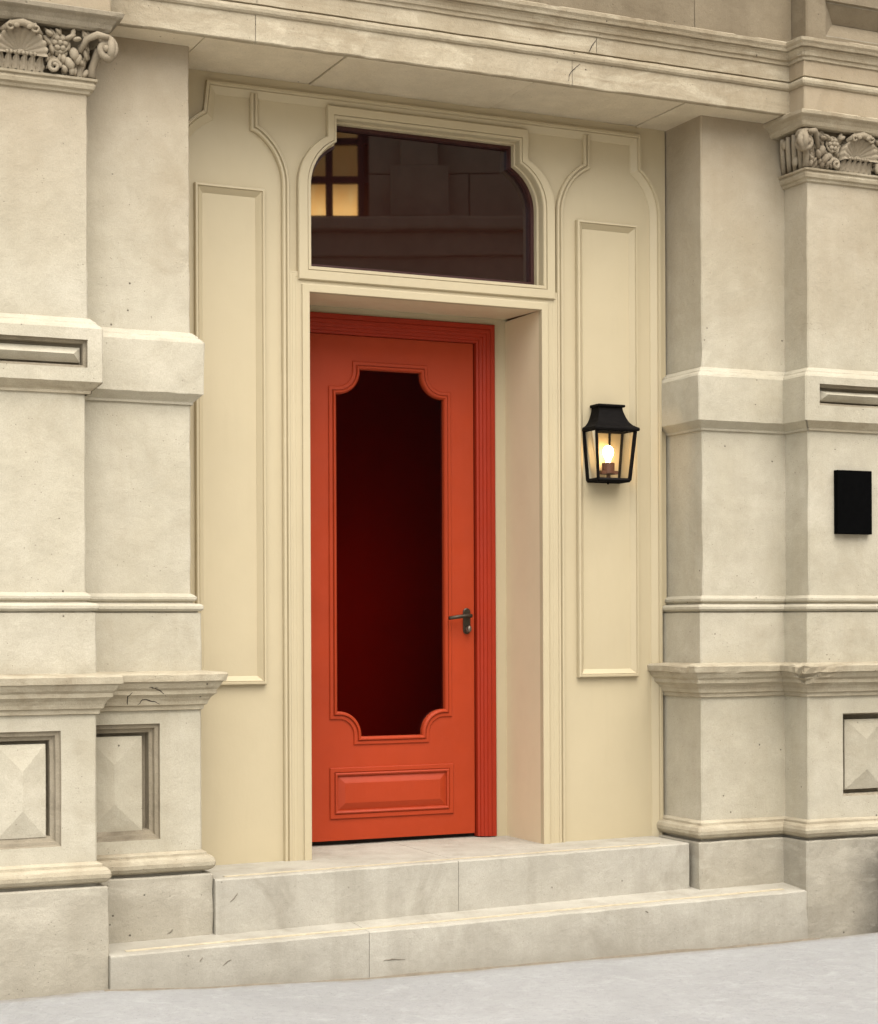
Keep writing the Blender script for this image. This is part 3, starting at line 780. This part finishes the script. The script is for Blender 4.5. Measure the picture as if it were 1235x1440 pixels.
for j in range(2): step_block(LX[j] + (.0012 if j else 0), LX[j + 1] - (.0012 if j < 1 else 0), lf, lt, lb, .05, -.1, parent=low)
UX = [2.306, 3.408, 4.600]
for j in range(2): step_block(UX[j] + (.0012 if j else 0), UX[j + 1] - (.0012 if j < 1 else 0), uf, ut, ub, .74, .15, parent=upp)
def strip(x0, x1, front, tf, tb, yb, parent, d=.045):
    NX = 40; V = []; Fc = []
    for i in range(NX + 1):
        x = x0 + (x1 - x0) * i / NX; f = front(x)
        for dy in (d, d + .021):
            z = tf(x) + (tb(x) - tf(x)) * dy / (yb - f); V.append((x, f + dy, z + .0025 + .0006 * noise.noise(Vector((x * 20, dy * 90, 0)))))
        for dy in (d, d + .021):
            z = tf(x) + (tb(x) - tf(x)) * dy / (yb - f); V.append((x, f + dy, z - .004))
    for i in range(NX):
        q = i * 4; w = q + 4
        Fc += [(q, w, w + 1, q + 1), (q + 2, w + 2, w, q), (q + 1, w + 1, w + 3, q + 3)]
    mk('nosing_strip', V, Fc, 'strip', parent)
strip(1.90, 5.00, lf, lt, lb, .05, low); strip(2.36, 4.47, uf, ut, ub, .74, upp)
# mortar fillet where the lower step meets the pavement
V = []; Fc = []
NXm = 110
for i in range(NXm + 1):
    x = 1.80 + (5.16 - 1.80) * i / NXm; g = lerp_tab(x, GT); yf = lf(min(max(x, 1.85), 5.07)) 
    h = .008 + .010 * max(-.4, noise.noise(Vector((x * 4, 2, 2)))) ; w = .014 + .010 * noise.noise(Vector((x * 5, 8, 1)))
    V += [(x, yf + .004, g + h), (x, yf - w * .35, g + h * .55), (x, yf - w, g - .004)]
for i in range(NXm):
    for j in range(2): Fc.append((i * 3 + j + 1, (i + 1) * 3 + j + 1, (i + 1) * 3 + j, i * 3 + j))
mk('mortar_fillet', V, Fc, 'mortar', steps, True)

# ---- hairline cracks and scuffs
def prof_o(prof, z):
    for (o0, z0), (o1, z1) in zip(prof, prof[1:]):
        if min(z0, z1) <= z <= max(z0, z1): return o0 + (o1 - o0) * ((z - z0) / (z1 - z0) if z1 != z0 else 0)
    return 0
def crack(name, pts, r, parent, mat='gap'):
    P = [Vector(p) for p in pts]; Q = []
    for p, q in zip(P, P[1:]):
        for t in range(6):
            v = p.lerp(q, t / 6); Q.append(v + Vector((noise.noise(v * 60) * .004, 0, noise.noise(v * 60 + Vector((9, 9, 9))) * .004)))
    Q.append(P[-1]); n_ = len(Q)
    MB().tube(Q, [r * (.35 + .65 * math.sin(math.pi * (i + .5) / n_)) * (1 + .5 * noise.noise(Q[i] * 80)) for i in range(n_)], 5).build(name, mat, parent)
for l in ([(1.954, 1.186), (1.951, 1.219), (1.968, 1.233)], [(2.014, 1.249), (2.043, 1.254), (2.075, 1.242), (2.11, 1.216)], [(1.994, 1.182), (2.017, 1.204), (2.043, 1.201), (2.087, 1.183)], [(2.041, 1.249), (2.07, 1.251)]):
    L_ = []
    for (xa, za), (xb, zb) in zip(l, l[1:]):
        for t in range(4): L_.append((xa + (xb - xa) * t / 4, za + (zb - za) * t / 4))
    L_.append(l[-1]); crack('hairline_crack', [(x, -prof_o(LEDGE, z) - .0005, z) for x, z in L_], .0022, bld)
crack('hairline_crack', [(4.044, YF - .008, 4.071), (4.012, YF - .008, 4.02), (4.005, YF - .008, 4.008)], .002, ent)
crack('hairline_crack', [(3.965, YF - .0005, 3.951), (3.929, YF - .0005, 3.922), (3.911, YF - .0005, 3.898), (3.904, YF - .0005, 3.869)], .002, ent)
MAT['scuff'] = plain_mat('dark_scuff', (0.17, 0.145, 0.11), 0.9)
for l, f in (([(2.183, .181), (2.194, .197)], lf), ([(2.279, .156), (2.297, .171), (2.314, .176)], lf), ([(2.97, .119), (3.005, .122), (3.066, .117)], lf), ([(4.226, .234), (4.240, .229)], lf), ([(2.369, .379), (2.387, .395), (2.4, .411)], uf)):
    crack('scuff_mark', [(x, f(x) - .0002, z) for x, z in l], .0026, low if f is lf else upp, 'scuff')
crack('scuff_mark', [(2.112, -.0675, .263), (2.132, -.0675, .281)], .004, bld, 'scuff')

# ------------------------------------------------------------------ cream entrance panelling
pan = empty('entrance_panelling')
tag(pan, 'cream painted timber entrance wall with arched mouldings filling the recess', 'panelling')
DX0, DX1, DZ0, DZ1 = 2.860, 4.000, .49, 2.945      # door opening
GXL, GXR = 2.880, 4.003                            # transom opening
WXC = (GXL + GXR) / 2
def win_contour(d):
    """window outline grown by d: bottom left, up the side, shoulder arc, step, top ... mirrored; starts bottom centre going left"""
    xl = GXL - d; xs = 2.998 - d * .72; zb = 3.068 - d; zt = 3.704 + d * .9; za = 3.411; zsh = 3.607 + d * .35
    left = [(xl, zb), (xl, za)]
    r = (( xs - xl) ** 2 + (zsh - za) ** 2) / (2 * (xs - xl)); a1 = math.degrees(math.atan2(zsh - za, xs - (xl + r)))
    left += arc(xl + r, za, r, 180, a1, 14)[1:]
    left += [(xs, zt)]
    right = [(2 * WXC - x, z) for x, z in left[::-1]]
    return left + right
def split_poly(mb, poly, Y): mb.add([(x, Y, z) for x, z in poly], [tuple(range(len(poly)))])
wc0 = win_contour(.030); nW = len(wc0); hL = wc0[:nW // 2]; hR = wc0[nW // 2:]
ZT = 3.856; XLw, XRw = XL - .02, XR - .008
mb = MB()
split_poly(mb, [(XLw, DZ0 - .03), (DX0, DZ0 - .03), (DX0, DZ1), (XLw, DZ1)], YC)
split_poly(mb, [(DX1, DZ0 - .03), (XRw, DZ0 - .03), (XRw, DZ1), (DX1, DZ1)], YC)
split_poly(mb, [(XLw, DZ1), (WXC, DZ1), (WXC, hL[0][1])] + hL + [(WXC, hL[-1][1]), (WXC, ZT), (XLw, ZT)], YC)
split_poly(mb, [(XRw, DZ1), (XRw, ZT), (WXC, ZT), (WXC, hR[0][1])] + hR + [(WXC, hR[-1][1]), (WXC, DZ1)], YC)
# edge of the board against the stone, and its back
mb.add([(XRw, YC, DZ0 - .03), (XRw, YC + .03, DZ0 - .03), (XRw, YC + .03, ZT), (XRw, YC, ZT)], [(0, 1, 2, 3)])
mb.build('wall_board', 'cream', pan)
MB().box(XR - .03, XR + .05, YC + .035, YC + .05, .3, 3.9).build('backing_board', 'gap', pan)
# mouldings
OUTP = [(0, -.001), (0, .020), (.002, .025), (.012, .026), (.015, .021), (.017, .015), (.020, .018), (.050, .003), (.052, -.001)]
ARCH = [(-.017, -.001), (-.017, .015), (-.013, .021), (-.005, .021), (-.0015, .010), (.0015, .010), (.005, .021), (.013, .021), (.017, .015), (.017, -.001)]
PANP = [(0, -.001), (0, .020), (.003, .026), (.011, .027), (.014, .020), (.016, .023), (.037, .003), (.039, -.001)]
# right-hand side of the outline runs down to the step; across grows to the inside
rO = .287; aO = math.degrees(math.atan2(3.650 - 3.43, 4.540 - (4.648 - rO)))
out = [(2.24, .47), (2.24, 3.43)]
rl = .290; aL = math.degrees(math.atan2(3.656 - 3.43, 2.401 - (2.24 + rl)))
out += arc(2.24 + rl, 3.43, rl, 180, aL, 14)[1:]
out += [(2.401, 3.812), (4.540, 3.812)] + arc(4.648 - rO, 3.43, rO, aO, 0, 14) + [(4.648, .47)]
out = out[::-1]
moulding('outline_moulding', out, OUTP, YC, 'cream', pan)
ZB_ = 3.780
def arch_line(xs_, xv, c, r, top):
    a = math.degrees(math.atan2(3.634 - 3.40, xs_ - c)); e = 0 if xv > c else 180
    return [(xs_, top), (xs_, 3.634)] + arc(c, 3.40, r, a, e, 16)[1:] + [(xv, .475)]
moulding('arch_moulding', arch_line(2.614, 2.757, 2.757 - .268, .268, ZB_), ARCH, YC, 'cream', pan)
moulding('arch_moulding', arch_line(4.249, 4.104, 4.104 + .262, .262, ZB_), ARCH, YC, 'cream', pan)
def raised_panel(x0, x1, z0, z1):
    o = moulding('raised_panel', [(x0, z0), (x1, z0), (x1, z1), (x0, z1)], PANP, YC, 'cream', pan, True)
    mk('panel_field', [(x0 + .037, YC - .002, z0 + .037), (x1 - .037, YC - .002, z0 + .037), (x1 - .037, YC - .002, z1 - .037), (x0 + .037, YC - .002, z1 - .037)], [(0, 1, 2, 3)], 'cream', o)
    return o
raised_panel(2.347, 2.660, 1.244, 3.374); raised_panel(4.193, 4.519, 1.250, 3.381)
# window casing: plate between two outlines, stepped inner edge running back to the glass
win = child_empty('transom_window', pan)
def loops(name, specs, mat, parent):
    V = []; Fc = []; n_ = None
    for d, y in specs:
        c = win_contour(d); n_ = len(c); V += [(x, y, z) for x, z in c]
    for k_ in range(len(specs) - 1):
        for i in range(n_):
            j = (i + 1) % n_; Fc.append((k_ * n_ + i, k_ * n_ + j, (k_ + 1) * n_ + j, (k_ + 1) * n_ + i))
    return mk(name, V, Fc, mat, parent)
loops('window_casing', [(.070, YC + .001), (.070, YC - .028), (.066, YC - .032), (.028, YC - .032), (.026, YC - .022), (.024, YC - .028), (.012, YC - .028), (.009, YC - .022), (.009, YC + .02), (.0, YC + .022), (.0, YC + .055)], 'cream', win)
MAT['wframe'] = paint_mat('dark_oxblood_paint', (0.035, 0.007, 0.005), 0.4)
loops('window_frame', [(.004, YC + .05), (-.016, YC + .05), (-.018, YC + .062), (-.018, YC + .09)], 'wframe', win)
c = win_contour(-.012); mk('window_pane', [(x, YC + .075, z) for x, z in c], [tuple(range(len(c)))], 'transom', win)
# door casing and lining
cas = [(DX0, .478), (DX0, DZ1), (DX1, DZ1), (DX1, .478)]
CASP = [(0, -.0), (0, .030), (.002, .032), (.031, .032), (.034, .030), (.034, .020), (.040, .018), (.060, .0185), (.062, .0172), (.064, .0185), (.076, .0185), (.078, .0172), (.080, .0185), (.087, .018), (.090, -.001)]
moulding('door_casing', cas, CASP, YC, 'cream', pan)
mb = MB()
mb.add([(DX1, YC, DZ0 - .03), (DX1, YD + .02, DZ0 - .03), (DX1, YD + .02, DZ1), (DX1, YC, DZ1)], [(0, 1, 2, 3)])
mb.add([(DX0, YC, DZ0 - .03), (DX0, YD + .02, DZ0 - .03), (DX0, YD + .02, DZ1), (DX0, YC, DZ1)], [(3, 2, 1, 0)])
mb.add([(DX0, YC, DZ1), (DX1, YC, DZ1), (DX1, YD + .02, DZ1 + .012), (DX0, YD + .02, DZ1 + .012)], [(0, 3, 2, 1)])
MAT['lining'] = paint_mat('bounce_lit_cream', (0.60, 0.495, 0.33), 0.5, 0.03, 0.35, 0.0009, 0.06)  # lighter, peach copy of the cream: bounce light painted into the reveal
mb.build('door_lining', 'lining', pan)
mb = MB()
mb.box(3.938, DX1 + .01, YD - .004, YD + .03, .48, 2.97).box(2.84, 2.918, YD - .004, YD + .03, .48, 2.97).box(2.84, DX1 + .01, YD - .003, YD + .03, 2.928, 2.98)
mb.build('back_strip', 'cream', pan)

# ------------------------------------------------------------------ red door
door = empty('front_door')
tag(door, 'orange red front door with tall scoop cornered dark glass and moulded frame', 'door')
FX0, FX1, FZ1 = 2.918, 3.938, 2.925
LX0, LX1, LZ0, LZ1 = 3.010, 3.841, .507, 2.834
FRP = [(0, -.02), (0, .030), (.004, .034), (.022, .034), (.025, .030), (.028, .033), (.044, .032), (.047, .026), (.060, .024), (.063, .018), (.075, .016), (.078, .009), (.088, .007), (.090, -.03)]
LX0 = 2.990
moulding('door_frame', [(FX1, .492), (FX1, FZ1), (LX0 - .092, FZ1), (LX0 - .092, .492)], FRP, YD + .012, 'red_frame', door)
GX0, GX1, GZ0, GZ1 = 3.134, 3.688, .978, 2.684
def scoop(d=0.0):
    x0, x1, z0, z1 = GX0 - d, GX1 + d, GZ0 - d, GZ1 + d; r = .108; nb = .011
    pts = []
    cn = [(x0, z0, 1, 1), (x1, z0, -1, 1), (x1, z1, -1, -1), (x0, z1, 1, -1)]
    for k_, (x, z, sx, sz) in enumerate(cn):
        c_ = (x + sx * nb, z + sz * nb)
        A = arc(c_[0], c_[1], r, 0 if sx > 0 else 180, 90 if sz > 0 else -90, 10) if False else [(c_[0] + sx * r * math.cos(t), c_[1] + sz * r * math.sin(t)) for t in [math.pi / 2 * q / 10 for q in range(11)]]
        seq = [(x + sx * (nb + r), z)] + A + [(x, z + sz * (nb + r))]
        if k_ in (0, 2): seq = seq[::-1]
        pts += seq
    return pts
sp = scoop()
leafo = child_empty('door_leaf', door)
YLf = YD + .022
gx = (GX0 + GX1) / 2
n4 = len(sp) // 4
# indices: corner0 (bottom left) reversed: side->bottom ; corner1 bottom right ; corner2 ; corner3
def half(pts, left):
    return [p for p in pts if (p[0] < gx) == left]
c0, c1, c2, c3 = (sp[i * n4:(i + 1) * n4] for i in range(4))
mb = MB()
polyL = [(LX0, LZ0), (gx, LZ0), (gx, GZ0)] + c0[::-1] + c3[::-1] + [(gx, GZ1), (gx, LZ1), (LX0, LZ1)]
polyR = [(gx, LZ0), (LX1, LZ0), (LX1, LZ1), (gx, LZ1), (gx, GZ1)] + c2[::-1] + c1[::-1] + [(gx, GZ0)]
split_poly(mb, polyL, YLf); split_poly(mb, polyR, YLf)
mb.add([(LX0, YLf, LZ0), (LX1, YLf, LZ0), (LX1, YLf + .04, LZ0), (LX0, YLf + .04, LZ0)], [(0, 3, 2, 1)])
mb.add([(LX1, YLf, LZ0), (LX1, YLf + .04, LZ0), (LX1, YLf + .04, LZ1), (LX1, YLf, LZ1)], [(0, 1, 2, 3)])
mb.add([(LX0, YLf, LZ1), (LX1, YLf, LZ1), (LX1, YLf + .04, LZ1), (LX0, YLf + .04, LZ1)], [(0, 1, 2, 3)])
ls = mb.build('stile_and_rail', 'red', leafo)
GLP = [(.004, -.022), (.004, .004), (.0, .010), (-.004, .014), (-.010, .014), (-.013, .009), (-.0135, .0035), (-.016, .0035), (-.0165, .0075), (-.030, .007), (-.033, .004), (-.033, -.001)]
moulding('glazing_moulding', sp, GLP, YLf, 'red', leafo, True)
mk('glass_pane', [(x, YLf + .018, z) for x, z in scoop(.004)], [tuple(range(len(sp)))], 'pane', leafo)
KX0, KX1, KZ0, KZ1 = 3.100, 3.727, .606, .842
kp = moulding('kick_panel', [(KX0, KZ0), (KX1, KZ0), (KX1, KZ1), (KX0, KZ1)],
         [(0, -.001), (0, .005), (.003, .008), (.020, .008), (.022, .0045), (.0235, .0045), (.025, .012), (.030, .014), (.036, .011), (.038, .001), (.040, .0005), (.070, .0115), (.074, .0125)], YLf, 'red', leafo, True)
mk('panel_field', [(KX0 + .073, YLf - .0125, KZ0 + .073), (KX1 - .073, YLf - .0125, KZ0 + .073), (KX1 - .073, YLf - .0125, KZ1 - .073), (KX0 + .073, YLf - .0125, KZ1 - .073)], [(0, 1, 2, 3)], 'red', leafo)
for z in (.9, 1.7, 2.5):
    MB().tube([(LX0 - .004, YLf - .006, z - .05), (LX0 - .004, YLf - .006, z + .05)], .008, 10).build('hinge', 'red', door)
# handle
hd = child_empty('door_handle', door)
hx, hz = 3.800, 1.515
mb = MB(); pts = [(x * .0205, z * .062) for x, z in [(math.cos(t), 0) for t in []]]
bm = bmesh.new(); ring = []
for q in range(24):
    t = 2 * math.pi * q / 24; ring.append((hx + .0185 * math.cos(t), hz + math.copysign(.043, math.sin(t) if abs(math.sin(t)) > 1e-6 else 1) + .0185 * math.sin(t)))
V = [(x, YLf - .001, z) for x, z in ring] + [(x, YLf - .008, z) for x, z in ring] + [(hx + (x - hx) * .86, YLf - .010, hz + (z - hz) * .95) for x, z in ring]
Fc = [(i, (i + 1) % 24, 24 + (i + 1) % 24, 24 + i) for i in range(24)] + [(24 + i, 24 + (i + 1) % 24, 48 + (i + 1) % 24, 48 + i) for i in range(24)] + [tuple(48 + i for i in range(24))]
mk('backplate', V, Fc, 'bronze', hd); bm.free()
mb = MB().tube([(hx, YLf - .006, 1.540), (hx, YLf - .045, 1.540)], [.011, .010], 10)
mb.tube([(hx + .006, YLf - .047, 1.540), (hx - .02, YLf - .050, 1.540), (hx - .06, YLf - .050, 1.536), (hx - .112, YLf - .048, 1.529)], [.0095, .0098, .0095, .0088], 10)
mb.build('lever', 'bronze', hd, True)
mb = MB().tube([(hx + .002, YLf - .006, 1.475), (hx + .002, YLf - .026, 1.475)], [.0145, .0135], 12).lump((hx + .002, YLf - .03, 1.478), .0125, .010, .017)
mb.build('lock_cylinder', plain_mat('worn_bronze', (0.16, 0.13, 0.10), 0.35, 0.8), hd, True)
# dark gap behind the leaf edges and threshold
mb = MB(); mb.box(2.85, 3.06, YD + .075, YD + .09, .40, 3.0).box(3.76, 4.02, YD + .075, YD + .09, .40, 3.0).box(3.06, 3.76, YD + .075, YD + .09, 2.74, 3.0).box(3.06, 3.76, YD + .075, YD + .09, .40, .90)
mb.build('door_back', 'gap', door)

# ------------------------------------------------------------------ lantern
lan = empty('wall_lantern', (0, 0, 0))
tag(lan, 'lit black iron wall lantern with glowing bulb right of the door', 'lantern')
lx = 4.338; yw = YC - .004
def rect(hw, dep, z): return [(lx - hw, yw, z), (lx + hw, yw, z), (lx + hw, yw - dep, z), (lx - hw, yw - dep, z)]
def lerp3(a, b, f): return Vector(a).lerp(Vector(b), f)
ZL0, ZL1 = 2.168, 2.400
top, bot = rect(.104, .118, ZL1), rect(.084, .098, ZL0)
fr_ = MB()
def bar(a, b, w): fr_.tube([a, b], w, 4)
for q in range(4): fr_.tube([bot[q], top[q]], .0095 if q in (0, 2) else .0075, 4)
for q in range(4): fr_.tube([bot[q], bot[(q + 1) % 4]], .0095, 4); fr_.tube([top[q], top[(q + 1) % 4]], .007, 4)
x0, x1 = lx - .09, lx + .09
fr_.tube([(lx + .030, yw - .004, ZL0), (lx + .032, yw - .004, ZL1)], .006, 4)
fr_.lump((lx - .01, yw - .06, ZL0 - .012), .006, .006, .008)
fr_.build('lantern_frame', 'iron', lan)
MB().box(lx - .082, lx + .082, yw - .096, yw - .002, ZL0 - .004, ZL0 + .003).build('base_plate', 'iron', lan)
prof = [(.117, .132, 2.396), (.119, .135, 2.404), (.117, .132, 2.411), (.108, .122, 2.416), (.096, .110, 2.424), (.085, .098, 2.437), (.076, .088, 2.455), (.069, .080, 2.475), (.064, .074, 2.493), (.062, .072, 2.508), (.070, .080, 2.509), (.072, .083, 2.514), (.070, .081, 2.521)]
V = []; Fc = []
for hw, dp, z in prof: V += rect(hw, dp, z)
for i in range(len(prof) - 1):
    for q in range(4): Fc.append((i * 4 + (q + 1) % 4, i * 4 + q, (i + 1) * 4 + q, (i + 1) * 4 + (q + 1) % 4))
Fc.append(tuple(range((len(prof) - 1) * 4, len(prof) * 4))); 
mk('lantern_roof', V, Fc, 'iron', lan)
for q in (1, 2, 3):
    a, b_, c_, d_ = bot[q], bot[(q + 1) % 4], top[(q + 1) % 4], top[q]
    mk('lantern_pane', [a, b_, c_, d_], [(0, 1, 2, 3)], 'lglass', lan)
bx, by = lx - .006, yw - .055
prof = [(.001, 2.248), (.011, 2.249), (.0125, 2.262), (.014, 2.269), (.021, 2.280), (.0255, 2.295), (.0245, 2.311), (.018, 2.323), (.009, 2.329), (.001, 2.332)]
V = []; Fc = []; nn = 14
for r_, z in prof:
    for q in range(nn): V.append((bx + r_ * math.cos(2 * math.pi * q / nn), by + r_ * math.sin(2 * math.pi * q / nn), z))
for i in range(len(prof) - 1):
    for q in range(nn): Fc.append((i * nn + q, i * nn + (q + 1) % nn, (i + 1) * nn + (q + 1) % nn, (i + 1) * nn + q))
mk('bulb', V, Fc, 'bulb', lan, True)
MB().tube([(bx, by, 2.200), (bx, by, 2.249)], .030, 14).box(bx - .045, bx + .042, by - .02, by + .02, 2.196, 2.212).box(bx - .006, bx + .006, by - .006, by + .006, ZL0, 2.20).build('lamp_holder', 'holder', lan)

# ------------------------------------------------------------------ plaque
plq = MB().box(5.302, 5.500, YP - .030, YP - .0005, 1.915, 2.213, .002).build('plaque', 'black'); tag(plq, 'blank black rectangular plaque on the right stone pilaster below its banded course', 'plaque')

# ------------------------------------------------------------------ building across the street (seen mirrored in the transom)
A_ = R(24.93)
opp = empty('opposite_building', (0, -12.0, 0), A_)
tag(opp, 'stone building across the street mirrored in the dark transom glass', 'building')
MAT['opp'] = stone_mat('street_stone', (0.44, 0.36, 0.26), (0.37, 0.30, 0.21), (0.2, 0.15, 0.1), grime=.6)
MAT['opp_bounce'] = stone_mat('warm_bounce_stone', (0.58, 0.47, 0.32), (0.52, 0.41, 0.27), (0.3, 0.22, 0.13), grime=.3)  # unseen ground floor walls, made pale and warm to bounce light across
MAT['shopfront'] = paint_mat('dark_shopfront_paint', (0.035, 0.014, 0.011), 0.5)
def obx(name, x0, x1, y0, y1, z0, z1, mat, parent, c=.01): return MB().box(x0, x1, y0, y1, z0, z1, c).build(name, mat, parent)
obx('shopfront', 6.9, 9.6, -6, .0, -.3, 4.78, 'shopfront', opp, 0)
obx('ground_floor_wall', 3, 6.89, -6, .06, -.3, 4.78, 'opp_bounce', opp, 0); obx('ground_floor_wall', 9.61, 16.5, -6, .06, -.3, 4.78, 'opp_bounce', opp, 0)
obx('fascia_board', 3, 16.5, 0, .05, 4.72, 5.12, 'opp', opp)
obx('cornice', 3, 16.5, -.02, .20, 5.36, 5.49, 'opp', opp, .03); obx('cornice', 3, 16.5, -.02, .10, 5.12, 5.36, 'opp', opp, .02)
for (xa, xb, za, zb) in ((3, 6.6, 5.49, 6.75), (7.74, 8.72, 5.49, 5.95), (8.73, 12.0, 5.49, 5.95), (7.74, 12.0, 5.96, 6.75), (12.01, 16.5, 5.49, 6.75), (6.61, 7.66, 6.62, 6.75)):
    obx('wall_stone', xa, xb, -6, -.05, za, zb, 'opp', opp, .008)
obx('pilaster_strip', 8.05, 8.42, -.06, .03, 6.02, 6.75, 'opp', opp); obx('pilaster_strip', 7.95, 8.52, -.06, .05, 5.52, 6.02, 'opp', opp)
wf = child_empty('window', opp)
MB().box(6.61, 7.665, -.22, -.20, 5.49, 6.62).build('lit_blind', 'blind', wf)
mb = MB()
for x in (6.65, 7.0, 7.34, 7.66): mb.box(x - .035, x + .035, -.18, -.12, 5.49, 6.62)
for z in (5.53, 5.92, 6.30, 6.58): mb.box(6.61, 7.73, -.175, -.13, z - .035, z + .035)
mb.build('window_frame', 'shopfront', wf)
obx('wall_core', 3, 16.5, -6.5, -.3, 5.0, 6.75, 'shopfront', opp, 0)
